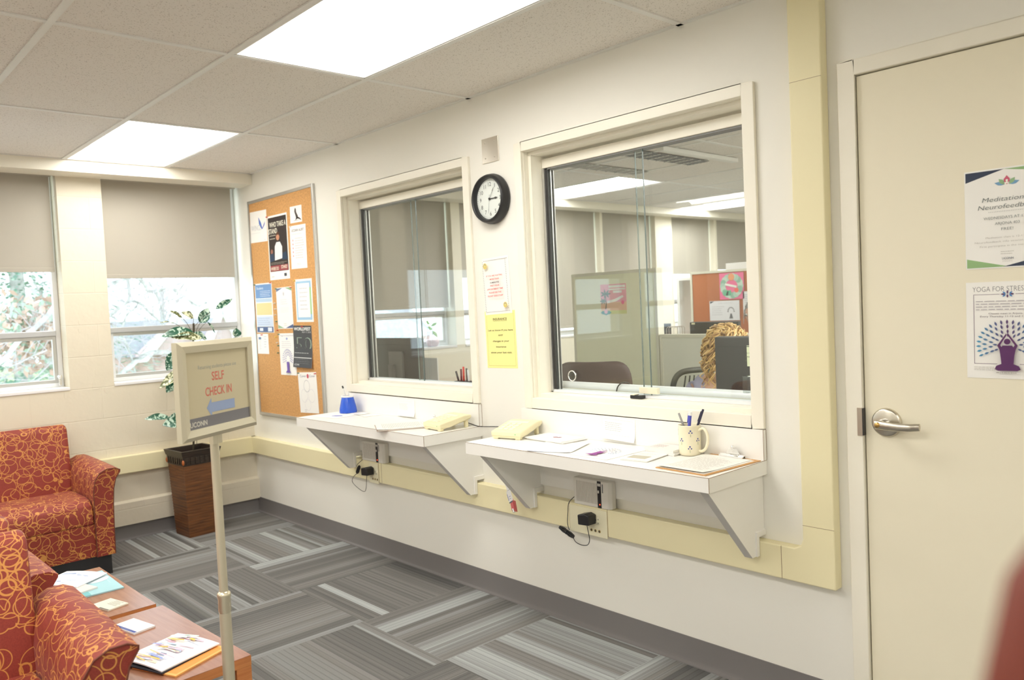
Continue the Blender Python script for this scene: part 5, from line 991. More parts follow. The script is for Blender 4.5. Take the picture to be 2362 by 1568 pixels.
def cube_panel(x0, x1, y, z1, m_, label, name='room_divider', z0=.05, cat='cubicle divider'):
    t = thing(name, label, cat, ((x0+x1)/2, y+.03, 0))
    B().box(x0+.02, x1-.02, y, y+.05, z0, z1-.02, m_).obj('panel_face', t)
    f = B(); f.box(x0, x0+.02, y-.005, y+.055, 0, z1, edgeb); f.box(x1-.02, x1, y-.005, y+.055, 0, z1, edgeb); f.box(x0+.02, x1-.02, y-.005, y+.055, z1-.02, z1, edgeb); f.box(x0+.02, x1-.02, y-.005, y+.055, 0, z0, edgeb); f.obj('panel_frame', t); return t
cube_panel(1.74, 2.475, 1.6, 1.617, green, 'tall pale green cubicle panel with a pink palm tree print')
cube_panel(2.48, 4.3, 1.6, 1.192, M('fabric_greygreen', (.78, .78, .68), .8), 'low grey green cubicle panel behind the curly haired person')
PK = (238, 150, 178)
def wallcal(x0, x1, z0, z1, y, els, label, base): return on_wall('picture', [(x0, z1), (x1, z1), (x1, z0), (x0, z0)], els, label, 'picture', y=y, base=base)
wallcal(2.000, 2.222, 1.332, 1.532, 1.5995, [('r', 0, .0, 1, .12, (225, 226, 160)), ('r', 0, .12, 1, .4, (240, 200, 170)), ('r', .33, .88, .97, .96, (250, 250, 245)), ('r', .33, .80, .97, .85, (250, 250, 245)), ('p', [(.26, .36), (.62, .42), (.9, .56), (.86, .62), (.55, .50), (.26, .44)], (250, 248, 245)), ('r', .5, .70, .84, .78, (250, 248, 245)), ('c', .86, .38, .06, (240, 120, 160)),
    ('p', [(.16, .08), (.20, .35), (.18, .62), (.21, .62), (.23, .35), (.20, .08)], (90, 110, 95))] + [('leaf', .2+.1*math.cos(a), .68+.05*math.sin(a), a, .22, .06, (80, 110, 90)) for a in [i*math.pi/3.5 for i in range(7)]] + [('leaf', .1+.06*math.cos(a), .44+.04*math.sin(a), a, .15, .05, (90, 120, 105)) for a in [i*math.pi/3 for i in range(6)]] + [('leaf', .2+.12*math.cos(a), .05, a, .18, .1, (70, 160, 160)) for a in (0, .8, 1.6, 2.4, 3.1)] + [('c', .2, .09, .07, (246, 190, 205))],
    'pink palm tree print pinned on the tall green cubicle panel', (240, 170, 185))
orange = M('fabric_orange', (.50, .17, .07), .85, bump=(300, .2))
cube_panel(1.41, 2.75, 3.5, 1.640, orange, 'tall orange brown tack panel with papers at the rear of the office')
wreath = [('c', .5+.36*math.cos(a), .5+.36*math.sin(a), .12, [(180, 210, 195), (200, 220, 205), (150, 190, 170)][i % 3]) for i, a in enumerate([k*math.pi/9 for k in range(18)])]
wallcal(1.712, 1.948, 1.386, 1.612, 3.4945, wreath+[('c', .5, .84, .13, (242, 165, 120)), ('c', .70, .34, .09, (240, 110, 100)), ('r', .16, .14, .48, .34, (110, 190, 150)), ('p', [(.25, .62), (.72, .50), (.70, .42), (.23, .54)], (248, 246, 240)), ('p', [(.26, .16), (.32, .32), (.38, .30), (.34, .14)], (50, 60, 60))], 'square pink print with a floral wreath on the orange tack panel', (242, 120, 165))
wallcal(1.605, 1.900, 1.205, 1.376, 3.4945, [('p', [(.02, .98), (.02, .86), (.16, .98)], (70, 75, 90)), ('L', .3, .9, .9, .86, 2, (175, 175, 180)), ('L', .08, .5, .7, .3, 5, (205, 205, 210))] + [('leaf', .72+.10*math.cos(a), .45+.2*math.sin(a), a, .05, .03, (120, 120, 125)) for a in [i*math.pi/8 for i in range(9)]] + [('p', [(.66, .1), (.70, .35), (.74, .35), (.78, .1)], (110, 110, 115))], 'white flyer with a small tree drawing under the pink wreath print', (238, 238, 242))
wallcal(1.935, 2.08, 1.25, 1.448, 3.4945, [('L', .1, .9, .85, .3, 8, (190, 190, 195))], 'white typed page beside the wreath print on the orange panel', (236, 236, 238))
def monitor(cx, cy, z0, wd, ht, rz, label, stand=True, stick=None):
    t = thing('monitor', label, 'computer monitor', (cx, cy, .75), rz, 'office computer monitors'); zc = z0-.75
    b = B(); b.prism([(-.018, zc), (.018, zc+.004), (.018, zc+ht-.004), (-.018, zc+ht)], 0, -wd/2, wd/2, darkg); b.obj('monitor_casing', t, world=False, bevel=.004)
    B().box(-wd/2+.012, wd/2-.012, -.0195, -.0181, zc+.012, zc+ht-.012, M('screen_dark', (.02, .025, .04), .15)).obj('screen', t, world=False)
    b = B(); b.box(-wd/2+.02, wd/2-.02, .018, .0195, zc+ht-.045, zc+ht-.042, black); b.box(-.11, .05, .018, .034, zc+.05, zc+ht*.72, M('vent_plastic', (.16, .155, .15), .5)); b.obj('rear_cover', t, world=False, bevel=.003)
    b = B(); b.box(-.03, .03, .034, .055, 0, zc+ht*.45, M('vent_plastic', 0)); b.box(-.11, .11, -.06, .12, 0, .012, M('vent_plastic', 0)); b.obj('stand', t, world=False, bevel=.004)
    if stick: B().box(stick[0], stick[1], .018, .0192, stick[2], stick[3], M('sticker_cream', (.85, .80, .55), .5)).obj('sticker', t, world=False, bevel=.0004)
    return t
# screens face +Y (towards the staff), rear covers face the service windows
def desk(x0, x1, y0, y1, label):
    t = thing('office_desk', label, 'desk', ((x0+x1)/2, (y0+y1)/2, 0), 0, 'office desks'); B().box(x0, x1, y0, y1, .72, .75, M('desk_white', (.78, .76, .70), .4)).obj('desktop', t, bevel=.003)
    for x in (x0+.05, x1-.08):
        for y in (y0+.03, y1-.06): B().box(x, x+.03, y, y+.03, 0, .72, alu).obj('leg', t)
desk(2.88, 4.3, .245, .90, 'office desk behind the larger service window'); desk(.75, 2.15, .26, .95, 'office desk behind the smaller service window'); desk(1.5, 2.75, 2.35, 2.78, 'office desk in front of the orange tack panel')
mm_ = monitor(3.872, .50, .90, .50, .345, R(180+3), 'dark monitor back with a paper sign behind the larger service window', stick=None)
def pane(x0, x1, z0, z1, y, m_, nm, par): return B().box(x0, x1, y-.001, y, z0, z1, m_).obj(nm, par, bevel=.0004)
pane(3.640, 3.678, 1.212, 1.232, .4795, M('sticker_cream', 0), 'asset_sticker', mm_)
sg = on_wall('paper_sign', [(3.702, 1.206), (3.90, 1.206), (3.90, 1.118), (3.702, 1.118)], [('t', 'WINDOWS CLOSED', .08, .60, .07, (120, 125, 95), .55, .01, 'l'), ('t', 'FOR CONFIDENTIAL', .08, .42, .07, (120, 125, 95), .6, .01, 'l'), ('t', 'REASONS', .08, .24, .07, (120, 125, 95), .28, .01, 'l')], 'pale yellow typed sign taped to the dark monitor behind the larger service window', 'sign', y=.4775, base=(238, 242, 205))
mk = monitor(1.145, .50, .925, .60, .315, R(180-2), 'grey monitor back behind the smaller service window'); pane(.86, .885, 1.207, 1.222, .476, M('sticker_cream', 0), 'asset_sticker', mk)
mo = monitor(2.235, 2.60, .93, .42, .302, R(180), 'black monitor in front of the orange tack panel'); pane(2.045, 2.075, 1.212, 1.225, 2.579, M('sticker_cream', 0), 'asset_sticker', mo)
monitor(1.72, 2.60, .93, .30, .295, R(160), 'small monitor seen past the edge of the tall green panel')
t = thing('wire_rack', 'small wire file rack between the two far monitors', 'file rack', (1.915, 2.6, .75)); b = B()
for k in range(4): x = 1.885+.022*k; b.tube([(x, 2.62, .752), (x, 2.62, 1.19), (x, 2.60, 1.20), (x, 2.50, 1.20), (x, 2.48, 1.19), (x, 2.48, .752)], .0022, steel, 6)
b.obj('wire_divider', t); B().box(1.875, 1.96, 2.48, 2.62, .751, .756, steel).obj('rack_base', t)
tag(B().box(1.70, 2.0, 3.62, 3.85, 1.60, 1.70, paper).obj('storage_box', bevel=.004), 'white box on the shelf behind the orange tack panel', 'box')
tag(B().box(1.2, 2.75, 3.58, 3.92, 1.575, 1.599, lam).box(1.2, 1.23, 3.58, 3.92, 0, 1.575, lam).box(2.72, 2.75, 3.58, 3.92, 0, 1.575, lam).obj('bookcase'), 'white shelf unit standing behind the orange tack panel', 'shelf')
# interior shelf sill of the smaller window with pens
struct(B().box(W1[0]-.02, W1[1]+.02, .176, .30, .955, .990, lam).obj('trim_12', bevel=.002))
t = thing('pen_cup', 'black mesh pen organiser on the inner sill of the smaller service window', 'pen holder', (2.185, .225, .990))
B().box(2.130, 2.235, .195, .255, .9905, 1.020, black).obj('cup', t, bevel=.003)
for k, (x, dx, hz, c, nm) in enumerate(((2.141, -.02, .072, (.05, .05, .05), 'black'), (2.160, .006, .085, (.16, .03, .05), 'maroon'), (2.180, .008, .098, (.75, .06, .05), 'red'), (2.210, .004, .090, (.1, .1, .1), 'charcoal'), (2.223, .003, .082, (.75, .75, .75), 'silver'))):
    pen((x, .225, 1.0), (x+dx, .22, 1.0+hz), .0055, M('pen_'+nm, c, .4), '%s pen upright in the black organiser behind the smaller window' % nm, group='pens in the black organiser')
tag(B().tube([(2.170, .187, .998), (2.215, .185, .998)], .0075, M('marker_green', (.12, .75, .25), .4), 12).obj('marker'), 'green capped marker lying on the inner sill', 'marker'); tag(B().tube([(2.10, .186, .998), (2.158, .184, .998)], .0075, M('marker_blue', (.40, .58, .78), .4), 12).obj('marker'), 'pale blue marker lying on the inner sill', 'marker'); tag(B().tube([(2.226, .185, .997), (2.266, .186, .997)], .0065, M('marker_pink', (.85, .30, .60), .4), 12).obj('marker'), 'pink marker lying on the inner sill', 'marker')
t = thing('document_board', 'white upright document board right of the grey monitor', 'board', (1.18, .78, .75)); B().box(1.03, 1.225, .772, .780, .751, 1.085, paper).obj('board_face', t, bevel=.002); B().box(1.06, 1.19, .70, .86, .7505, .756, paper).obj('foot', t)
# vase with cutting on the office sill
t = thing('glass_vase', 'round glass vase with a green plant cutting on the office window sill', 'vase', (-.05, 1.70, 1.09))
B().lathe([(.0, .002), (.045, .004), (.062, .035), (.066, .065), (.052, .105), (.040, .125), (.048, .135)], (-.05, 1.70, 1.09), glass('vase_glass', (.93, .88, .90)), 28).obj('vase', t)
B().lathe([(0, .004), (.044, .006), (.058, .035), (.055, .06), (.0, .06)], (-.05, 1.70, 1.09), M('vase_pebbles', (.75, .60, .60), .5), 20).obj('pebbles', t)
def vleaf(bs, tp, w_):
    b = B(); bs = Vector(bs); tp = Vector(tp); d_ = tp-bs; s_ = d_.cross(Vector((1, .1, .2))).normalized(); b.add([bs, bs+d_*.4+s_*w_/2, bs+d_*.7+s_*w_*.4, tp, bs+d_*.7-s_*w_*.4, bs+d_*.4-s_*w_/2, bs+d_*.5+Vector((.008, 0, 0))], [(0, 1, 6), (1, 2, 6), (2, 3, 6), (3, 4, 6), (4, 5, 6), (5, 0, 6)], M('cutting_green', (.22, .50, .08), .4), True); b.obj('leaf', t)
B().tube(smooth([(-.05, 1.70, 1.15), (-.045, 1.70, 1.24), (-.03, 1.66, 1.30)]), .003, M('cutting_stem', (.2, .35, .08), .5), 6).obj('stem', t)
for a_ in (((-.045, 1.70, 1.235), (-.03, 1.74, 1.17), .04), ((-.045, 1.70, 1.24), (-.02, 1.63, 1.27), .035), ((-.03, 1.66, 1.29), (0, 1.60, 1.32), .035), ((-.04, 1.68, 1.27), (-.02, 1.735, 1.30), .03)): vleaf(*a_)

# ------------------------------------------------------------------ office chairs
def office_chair(cx, cy, rz, top, wd, m_, label, mesh=False):
    """back towards local -x ; sitter faces +x"""
    t = thing('office_chair', label, 'office chair', (cx, cy, 0), rz, 'office chairs')
    n = 9; vs = []; z0, z1 = .58, top
    for z, k in ((z0, .8), (z0+.08, .95), ((z0+z1)/2, 1.0), (z1-.10, 1.0), (z1-.04, .93), (z1-.01, .8), (z1, .62)):
        for j in range(n): u = -1+2*j/(n-1); vs.append((-.24+.05*u*u-.04*(z-z0), u*k*wd/2, z))
    fr = len(vs); vs += [(x-.03, y, z) for x, y, z in vs]; b = B(); q_ = []
    for i in range(6):
        for j in range(n-1): a = i*n+j; q_ += [(a, a+1, a+n+1, a+n), (fr+a, fr+a+n, fr+a+n+1, fr+a+1)]
    q_ += [(i*n, (i+1)*n, fr+(i+1)*n, fr+i*n) for i in range(6)]+[(i*n+n-1, fr+i*n+n-1, fr+(i+1)*n+n-1, (i+1)*n+n-1) for i in range(6)]+[(j, fr+j, fr+j+1, j+1) for j in range(n-1)]+[(6*n+j, 6*n+j+1, fr+6*n+j+1, fr+6*n+j) for j in range(n-1)]
    if not mesh: b.add(vs, q_, m_, True); b.obj('backrest', t, world=False, subsurf=1)
    else:
        rim = [vs[i*n] for i in range(7)]+[vs[6*n+j] for j in range(1, n)]+[vs[i*n+n-1] for i in range(5, -1, -1)]+[vs[j] for j in range(n-2, 0, -1)]; rim.append(rim[0])
        b.tube(smooth(rim, 3), .017, m_, 10); bo = b.obj('backrest', t, world=False); s_ = B()
        for k in range(-7, 8):
            u = k/8.0; s_.tube([(-.24+.05*u*u-.04*(z-z0), u*wd/2*(.95 if z < z1-.06 else .8), z) for z in (z0+.01, (z0+z1)/2, z1-.03)], .0045, m_, 5)
        s_.obj('back_slats', bo, world=False)
    B().prism([(-.22, -.22), (.22, -.24), (.25, 0), (.22, .24), (-.22, .22)], 2, .44, .50, m_).obj('seat', t, world=False, bevel=.02, seg=3)
    B().tube([(0, 0, .10), (0, 0, .44)], .025, alu, 14).obj('gas_column', t, world=False); b = B(); b.tube([(-.27, 0, .62), (-.2, 0, .42), (0, 0, .42)], .018, darkg, 8); b.obj('back_support', t, world=False)
    for k in range(5):
        a = k*2*math.pi/5; o = B().tube([(0, 0, .11), (.28*math.cos(a), .28*math.sin(a), .07)], [.02, .014], darkg, 8).obj('leg', t, world=False); B().sphere((.28*math.cos(a), .28*math.sin(a), .03), .03, black, 10, 8).obj('caster', o, world=False)
    return t
office_chair(2.478, 1.05, R(115), 1.085, .46, M('brown_leather', (.085, .05, .045), .5), 'dark brown rounded office chair back behind the larger service window')
office_chair(3.215, 1.17, R(-48), 1.01, .50, M('chair_charcoal', (.055, .06, .055), .5), 'charcoal slatted office chair under the curly haired person', True)

# ------------------------------------------------------------------ people
skin = M('skin', (.62, .36, .25), .5, bump=(60, .05))
def skinned(name, verts, edges, mat, parent, sub=2, root=0):
    me = bpy.data.meshes.new(name); me.from_pydata([v[0] for v in verts], edges, []); ob = bpy.data.objects.new(name, me); C.objects.link(ob); ob.parent = parent; me.materials.append(mat)
    sk = ob.modifiers.new('skin', 'SKIN'); sk.use_smooth_shade = True
    if not me.skin_vertices:
        ly = me.attributes
    bpy.context.view_layer.objects.active = ob
    bm = bmesh.new(); bm.from_mesh(me); lay = bm.verts.layers.skin.verify()
    for v, dat in zip(bm.verts, verts): r_ = dat[1]; v[lay].radius = (r_, r_) if not isinstance(r_, tuple) else r_; v[lay].use_root = False
    bm.verts.ensure_lookup_table(); bm.verts[root][lay].use_root = True; bm.to_mesh(me); bm.free()
    ss = ob.modifiers.new('sub', 'SUBSURF'); ss.levels = sub; ss.render_levels = sub
    return ob
def person(loc, rz, label, top_m, leg_m, hair_m, bow=.35, curly=True, seed=1):
    """seated, facing local +x, seat at .48, hands on a desk at .76"""
    t = thing('person', label, 'person', loc, rz); V = []; E_ = []
    def v(p, r_): V.append((p, r_)); return len(V)-1
    def chain(ids):
        for a, b_ in zip(ids, ids[1:]): E_.append((a, b_))
    pel = v((-.02, 0, .55), (.13, .15)); sp1 = v((-.01, 0, .68), (.11, .13)); sp2 = v((.01, 0, .80), (.12, .145)); ch = v((.025, 0, .89), (.10, .13)); nk = v((.045, 0, .965), .055); nk2 = v((.06, 0, 1.02), .05)
    chain([pel, sp1, sp2, ch, nk, nk2])
    for s_ in (-1, 1):
        sh = v((.02, s_*.165, .905), .060); el = v((.10, s_*.225, .69), .044); w1 = v((.31, s_*.15, .785), .028); ha = v((.37, s_*.135, .785), (.034, .016)); chain([ch, sh, el, w1, ha])
        for k, (dy, L) in enumerate(((-.027, .058), (-.010, .070), (.008, .066), (.024, .052))):
            a = v((.392, s_*(.135+dy), .786), .010); b_ = v((.392+L*.5, s_*(.135+dy*1.1), .788), .0088); c_ = v((.392+L*.85, s_*(.135+dy*1.1), .772), .0078); chain([ha, a, b_, c_])
        a = v((.350, s_*.098, .780), .0105); b_ = v((.378, s_*.078, .776), .009); chain([ha, a, b_])
        hp = v((.03, s_*.09, .53), .085); kn = v((.43, s_*.11, .53), .058); an = v((.40, s_*.11, .10), .040); to = v((.53, s_*.12, .045), .035); chain([pel, hp, kn, an, to])
    body = skinned('body', V, E_, skin, t)
    # head: one continuous surface
    hc_ = Vector((.095, 0, 1.105)); tilt = Matrix.Rotation(bow, 4, 'Y'); b = B(); n, k = 28, 22; vs = []
    for j in range(k+1):
        th = math.pi*j/k
        for i in range(n):
            a = 2*math.pi*i/n; x = math.sin(th)*math.cos(a); y = math.sin(th)*math.sin(a); z = math.cos(th)
            px_, py_, pz_ = x*.094, y*.074, z*.118
            if z < -.2: f_ = 1-.45*(-z-.2); py_ *= f_; px_ *= (1-.15*(-z-.2))
            if x > .5:
                px_ += .026*math.exp(-((y/.13)**2+((z+.12)/.16)**2)); px_ += .008*math.exp(-((y/.22)**2+((z+.46)/.10)**2)); px_ -= .010*math.exp(-(((abs(y)-.36)/.14)**2+((z-.06)/.12)**2)); px_ += .006*math.exp(-((z-.26)/.1)**2)
            vs.append(hc_+tilt.to_3x3() @ Vector((px_, py_, pz_)))
    b.add(vs, [(j*n+i, (j+1)*n+i, (j+1)*n+(i+1) % n, j*n+(i+1) % n) for j in range(k) for i in range(n)], skin, True); hd = b.obj('head', t, world=False)
    T3 = tilt.to_3x3()
    for s_ in (-1, 1):
        e_ = B(); e_.sphere(hc_+T3 @ Vector((.082, s_*.030, .008)), .0105, M('eye_white', (.8, .8, .78), .2), 12, 8); e_.sphere(hc_+T3 @ Vector((.0895, s_*.030, .007)), .005, M('iris', (.05, .07, .08), .2), 10, 6); e_.obj('eye', hd, world=False)
        B().sphere(hc_+T3 @ Vector((-.002, s_*.075, -.005)), .028, skin, 12, 8, (.55, .3, 1)).obj('ear', hd, world=False)
    B().sphere(hc_+T3 @ Vector((.088, 0, -.058)), .021, M('lips', (.50, .18, .15), .4), 12, 8, (.35, 1, .3)).obj('mouth', hd, world=False)
    # clothing
    V2 = [((-.025, 0, .56), (.145, .165)), ((-.015, 0, .68), (.125, .148)), ((.005, 0, .80), (.133, .16)), ((.02, 0, .89), (.112, .14)), ((.04, 0, .945), .068)]; E2 = [(0, 1), (1, 2), (2, 3), (3, 4)]
    for s_ in (-1, 1):
        o_ = len(V2); V2 += [((.015, s_*.165, .905), .074), ((.095, s_*.228, .69), .058), ((.27, s_*.165, .77), .040)]; E2 += [(3, o_), (o_, o_+1), (o_+1, o_+2)]
    skinned('sweater', V2, E2, top_m, t)
    V3 = [((-.02, 0, .53), (.14, .16))]; E3 = []
    for s_ in (-1, 1):
        o_ = len(V3); V3 += [((.04, s_*.09, .53), .097), ((.43, s_*.11, .53), .070), ((.40, s_*.11, .14), .056)]; E3 += [(0, o_), (o_, o_+1), (o_+1, o_+2)]
        B().sphere((.46, s_*.115, .045), .05, black, 14, 8, (1.9, .85, .8)).obj('shoe', t, world=False)
    skinned('trousers', V3, E3, leg_m, t)
    # hair
    rr = random.Random(seed); h = B(); n, k = 26, 14; vs = []
    for j in range(k+1):
        th = math.pi*.60*j/k
        for i in range(n):
            a = 2*math.pi*i/n; x = math.sin(th)*math.cos(a); y = math.sin(th)*math.sin(a); z = math.cos(th); back = (1 if x < .55 else 0.80)
            r_ = 1.09 if curly else 1.07; p = Vector((x*.094*r_*(1 if x < .55 else .93), y*.080*r_, (z*.118*r_ if z > -.1 or x < .3 else z*.02)))
            if x > .6 and z < .42: p = Vector((x*.08, y*.07, z*.1))
            vs.append(hc_+T3 @ p)
    h.add(vs, [(j*n+i, (j+1)*n+i, (j+1)*n+(i+1) % n, j*n+(i+1) % n) for j in range(k) for i in range(n)], hair_m, True)
    N = 210 if curly else 90
    for q_ in range(N):
        a = rr.uniform(.42, 2*math.pi-.42) if rr.random() < .9 else rr.uniform(-.4, .4); th = rr.uniform(.1, 1.45)
        if abs(((a+math.pi) % (2*math.pi))-math.pi) < .42: th = min(th, .75)
        st = Vector((math.sin(th)*math.cos(a)*.10, math.sin(th)*math.sin(a)*.085, math.cos(th)*.124)); out = Vector((math.cos(a), math.sin(a), .0)); L = rr.uniform(.10, .24) if curly else rr.uniform(.04, .09); pts = []; ph = rr.uniform(0, 6.28); amp = rr.uniform(.008, .020) if curly else .001; fr_ = rr.uniform(2, 3.6)
        for m_ in range(15 if curly else 5):
            u = m_/(14 if curly else 4); dz = -L*max(0, u-.12)*1.05; o_ = out*(.03*math.sin(min(1, u*2.2)*math.pi/2)*(1.2 if curly else .25))
            tn = Vector((-out.y, out.x, 0)); pts.append(hc_+T3 @ st+o_+Vector((0, 0, dz+.012*math.sin(min(1, u*3)*math.pi)))+tn*amp*math.cos(ph+u*fr_*6.28)+out*amp*math.sin(ph+u*fr_*6.28))
        h.tube(pts, [(.0050 if curly else .003)*(1-.5*m_/len(pts)) for m_ in range(len(pts))], (HAIRS[q_ % 4] if curly else hair_m), 5)
    h.obj('hair', hd, world=False)
    return t
HAIRS = [M('hair_light', (.80, .58, .27), .4), M('hair_gold', (.62, .40, .14), .4), M('hair_brown', (.36, .20, .07), .45), M('hair_honey', (.72, .47, .18), .4)]
blond = wood_mat('curly_blond_hair', (.34, .17, .05), (.80, .56, .24), 2, .45, 4)
person((3.300, 1.085, .050), R(-62), 'person with curly blond hair in a lavender sweater, head bent behind the dark monitor', M('lavender_knit', (.36, .35, .48), .8, bump=(200, .3)), M('dark_trousers', (.04, .04, .06), .8), HAIRS[2], .5, True, 5)
greyh = wood_mat('grey_hair', (.22, .20, .18), (.52, .50, .47), 2, .5, 4)
person((2.335, 3.13, .16), R(-95), 'person with short grey hair at the desk by the orange tack panel', M('rust_top', (.42, .16, .10), .8), M('dark_trousers', 0), greyh, .1, False, 9)
office_chair(2.345, 3.20, R(-95), .98, .46, M('chair_charcoal', 0), 'charcoal slatted office chair under the grey haired person', True)

# ------------------------------------------------------------------ outdoors
GZ = -1.6
grass = M('lawn_grass', (.34, .40, .22), .95, var=(.6, .25)); struct(B().box(-70, -6, -30, 40, GZ-.2, GZ, grass).obj('ground'))
struct(B().prism([(-30, 0), (-26, 0), (-11, 14), (-11, 16), (-14, 16)], 2, GZ, GZ+.02, M('path_concrete', (.72, .70, .68), .9)).obj('ground_path'))
bark = M('lichen_bark', (.42, .43, .40), .95, bump=(30, .6), var=(14, .45)); bark2 = M('pale_bark', (.55, .54, .53), .95, var=(10, .3)); twig = M('twig_grey', (.50, .48, .49), .9)
BR = {'limb': ([(0.788, 0.663), (0.867, 0.745), (1.002, 0.858), (1.16, 0.948), (1.317, 0.994), (1.542, 0.977), (1.828, 0.885), (2.248, 0.802)], .037), 'b1': ([(0.663, 1.465), (0.817, 1.603), (0.927, 1.684), (1.056, 1.713), (1.205, 1.657), (1.297, 1.55), (1.411, 1.418), (1.557, 1.211)], .022),
      'b2': ([(1.08, 2.093), (1.075, 1.832), (1.045, 1.708)], .024), 'b3': ([(0.691, 1.908), (0.894, 1.993), (1.078, 2.047), (1.223, 1.943), (1.305, 1.85), (1.438, 1.847), (1.554, 1.891), (1.709, 1.793), (1.818, 1.672), (1.934, 1.62), (2.093, 1.663)], .026),
      'b4': ([(0.785, 1.426), (0.871, 1.298), (0.934, 1.136), (1.008, 0.949), (1.079, 0.714)], .017), 'b5': ([(1.369, 1.987), (1.433, 1.766), (1.488, 1.566), (1.535, 1.412)], .009), 'b6': ([(0.897, 1.386), (0.938, 1.531), (1.051, 1.628), (1.11, 1.706)], .013), 'b7': ([(0.808, 1.144), (0.929, 1.215), (1.034, 1.197), (1.102, 1.239), (1.117, 1.306)], .007),
      'b8': ([(1.709, 1.793), (1.788, 1.934), (1.876, 2.027)], .009), 'b9': ([(2.093, 1.663), (2.234, 1.756), (2.389, 1.85), (2.507, 1.922)], .008), 'b10': ([(1.223, 1.943), (1.276, 2.091)], .011), 'b11': ([(1.305, 1.85), (1.213, 1.783), (1.24, 1.69)], .009)}
rr = random.Random(11)
t = thing('bare_tree', 'bare tree with a mossy curving limb outside the window behind the potted plant', 'tree', (-7.0, .78, GZ))
B().tube([(-7.0, .78, GZ), (-6.98, .77, 0), (-6.95, .76, 1.3), (-6.9, .76, 3.2), (-6.8, .7, 5)], [.22, .19, .17, .13, .08], bark, 14).obj('trunk', t)
b = B(); tw = B()
def twigs(p, d_, L, r_, dep, B_):
    q_ = p+d_*L; mid_ = (p+q_)/2+Vector((rr.uniform(-.1, .1), rr.uniform(-.1, .1), rr.uniform(-.1, .1)))*L*.6; B_.tube([p, mid_, q_], [r_, r_*.8, r_*.55], twig, 4, False)
    if dep > 0:
        for _ in range(3):
            nd = (d_+Vector((rr.uniform(-.6, .6), rr.uniform(-.9, .9), rr.uniform(-.7, .8)))).normalized(); twigs(mid_ if rr.random() < .5 else q_, nd, L*rr.uniform(.55, .8), r_*.6, dep-1, B_)
for kx, (key, (pts, r_)) in enumerate(BR.items()):
    xx = -6+.15*math.sin(kx*2.3); P_ = smooth([(xx+.1*math.sin(i), y, z) for i, (y, z) in enumerate(pts)], 5); b.tube(P_, [r_*(1-.35*i/len(P_)) for i in range(len(P_))], bark, 10)
    for i in range(3, len(P_), 4): twigs(P_[i], Vector((rr.uniform(-.5, .3), rr.uniform(-1, 1), rr.uniform(-.6, 1))).normalized(), rr.uniform(.25, .5), .006, 3, tw)
b.obj('limb', t); o = tw.obj('twigs', t); o['kind'] = 'stuff'
t = thing('bare_tree', 'pale slanting birch trunk and twigs in front of the evergreen', 'tree', (-6.0, -1.4, GZ)); b = B(); tw = B()
for pts, r_ in (([(-1.4, GZ), (-.9, .3), (-0.58, 0.929), (-0.452, 1.058), (-0.297, 1.259), (-0.133, 1.392), (0.013, 1.529), (0.106, 1.646), (.5, 2.2), (.8, 3.0)], .032), ([(-0.501, 1.226), (-0.398, 1.266), (-0.264, 1.293), (-0.056, 1.436)], .006), ([(-0.419, 0.938), (-0.283, 0.998), (-0.143, 1.064), (0.008, 1.119)], .008), ([(-0.537, 0.668), (-0.336, 0.646), (-0.121, 0.744), (0.011, 0.828)], .007)):
    P_ = smooth([(-6, y, z) for y, z in pts], 4); b.tube(P_, r_, bark2, 8)
    for i in range(2, len(P_), 2): twigs(P_[i], Vector((rr.uniform(-.3, .3), rr.uniform(-1, 1), rr.uniform(-.5, 1))).normalized(), rr.uniform(.3, .6), .005, 3, tw)
b.obj('limb', t); o = tw.obj('twigs', t); o['kind'] = 'stuff'
def foliage_tree(x, y, z0, h, rad, n, cols, label, seed, size=.16):
    t = thing('evergreen_tree', label, 'tree', (x, y, z0)); rr2 = random.Random(seed); B().tube([(x, y, z0), (x, y, z0+h*.95)], [.2, .04], bark2, 8).obj('trunk', t); b = B(); b.flat = True
    for i in range(n):
        u = rr2.random()**.8; z = z0+h*(.04+.96*u); R_ = rad*(1-u)**.7*rr2.uniform(.45, 1.05)+.1; a = rr2.uniform(0, 6.283); c_ = Vector((x+R_*math.cos(a), y+R_*math.sin(a), z)); o_ = Vector((math.cos(a), math.sin(a), rr2.uniform(-.5, .3))).normalized(); s_ = o_.cross(Vector((0, 0, 1))).normalized(); L = size*rr2.uniform(.6, 1.4)
        b.add([c_, c_+o_*L*.5+s_*L*.22, c_+o_*L, c_+o_*L*.5-s_*L*.22], [(0, 1, 2, 3)], cols[int(rr2.random()*len(cols))])
    o = b.obj('foliage', t); o['kind'] = 'stuff'
g1 = M('needle_green', (.16, .32, .22), .8); g2 = M('needle_blue_green', (.28, .46, .38), .8); g3 = M('needle_light', (.42, .58, .46), .8); rust = M('dry_leaf', (.60, .42, .34), .9)
foliage_tree(-12, .9, GZ, 9.0, 2.9, 24000, [g1, g1, g2, g2, g3], 'dense evergreen tree outside the window behind the loveseat', 2, .15)
foliage_tree(-15, -4.2, GZ, 8.0, 2.0, 5000, [g1, g2, g3, rust], 'second evergreen tree further along the window wall', 3, .22)
def shrub(x, y, z, r_, n, cols, label, seed):
    rr2 = random.Random(seed); b = B(); b.flat = True
    for i in range(n):
        v_ = Vector((rr2.gauss(0, 1), rr2.gauss(0, 1), rr2.gauss(0, .8))); v_ = v_.normalized()*r_*rr2.uniform(.3, 1); c_ = Vector((x, y, z))+v_; d_ = Vector((rr2.uniform(-1, 1), rr2.uniform(-1, 1), rr2.uniform(-1, 1))).normalized()*.09; s_ = d_.orthogonal().normalized()*.04
        b.add([c_, c_+d_+s_, c_+d_*2, c_+d_-s_], [(0, 1, 2, 3)], cols[i % len(cols)])
    o = b.obj('leafy_branches'); tag(o, label, 'leaves'); o['kind'] = 'stuff'
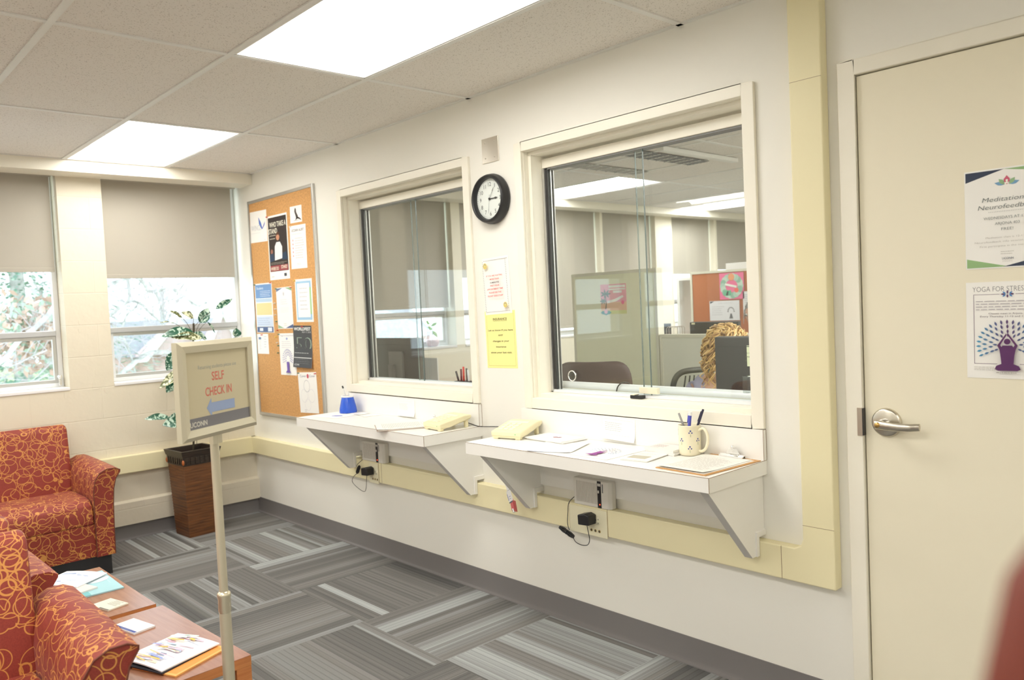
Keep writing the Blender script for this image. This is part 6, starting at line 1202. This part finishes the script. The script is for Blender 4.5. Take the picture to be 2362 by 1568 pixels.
shrub(-8.2, .35, 1.3, .7, 900, [rust, rust, g3], 'rust coloured dry leaves clinging in front of the evergreen', 4)
# house across the lawn
t = thing('house', 'brick house with white gables across the lawn', 'house', (-30, 11.5, GZ)); brick = M('pink_brick', (.55, .38, .36), .9, var=(3, .15)); wt = M('gable_white', (.85, .85, .84), .6); roof = M('slate_roof', (.30, .31, .34), .9)
B().box(-34, -30, 6.5, 24, GZ, .1, brick).obj('wall', t)
for (yc, zt, w_) in ((10.2, 1.6, 1.7), (12.25, 1.9, 1.1)):
    b = B(); b.prism([(yc-w_, 0), (yc+w_, 0), (yc, zt-.1)], 0, -30.1, -29.7, M('gable_siding', (.55, .42, .42), .8)); gb = b.obj('gable', t); b = B()
    for s_ in (-1, 1): b.prism([(yc+s_*(w_+.12), -.25), (yc+s_*w_*.78, -.25), (yc-s_*.02, zt-.3), (yc, zt)], 0, -29.9, -29.55, wt)
    b.obj('bargeboard', gb)
b = B(); b.prism([(-34.3, .0), (-29.9, .0), (-32, 1.5)], 1, 6.2, 24.3, roof); b.obj('roof', t)
for y in (14.5, 17, 19.5, 22): B().box(-30.02, -29.96, y, y+1.1, -1.1, -.2, wt).obj('window', t)
# far tree line and shingled roof seen from the office windows
rr = random.Random(5)
for i, (x, y) in enumerate(((-44, 2), (-46, 9), (-48, 16), (-42, 22), (-45, -8))):
    t = thing('bare_tree', ['bare winter tree on the far lawn left of the house', 'bare winter tree just behind the house gables', 'bare winter tree behind the house roof', 'bare winter tree at the far end of the house', 'bare winter tree on the far lawn beyond the evergreens'][i], 'tree', (x, y, GZ), 0, 'distant bare trees'); b = B(); b.tube([(x, y, GZ), (x, y, 2.5)], [.25, .15], twig, 7); b.obj('trunk', t); tw = B()
    for k in range(7): twigs(Vector((x, y, rr.uniform(.3, 2.5))), Vector((rr.uniform(-.5, .5), rr.uniform(-1, 1), rr.uniform(.3, 1))).normalized(), rr.uniform(1.2, 2.0), .06, 4, tw)
    o = tw.obj('branches', t); o['kind'] = 'stuff'
t = thing('outbuilding', 'low outbuilding with a grey shingled roof outside the office windows', 'building', (-16, 11.5, GZ)); B().box(-18, -15, 8.5, 13.2, GZ, .42, M('eave_white', (.85, .85, .85), .7)).obj('wall', t)
b = B(); b.add([(-14.7, 8.2, .40), (-14.7, 13.0, .62), (-17.5, 12.2, 1.75), (-17.5, 9.0, 1.65), (-18.4, 8.2, .4), (-18.4, 13, .6)], [(0, 1, 2, 3), (4, 3, 2, 5), (0, 3, 4), (1, 5, 2), (0, 4, 5, 1)], M('shingles', (.42, .48, .53), .9, var=(12, .2))); b.obj('roof', t)
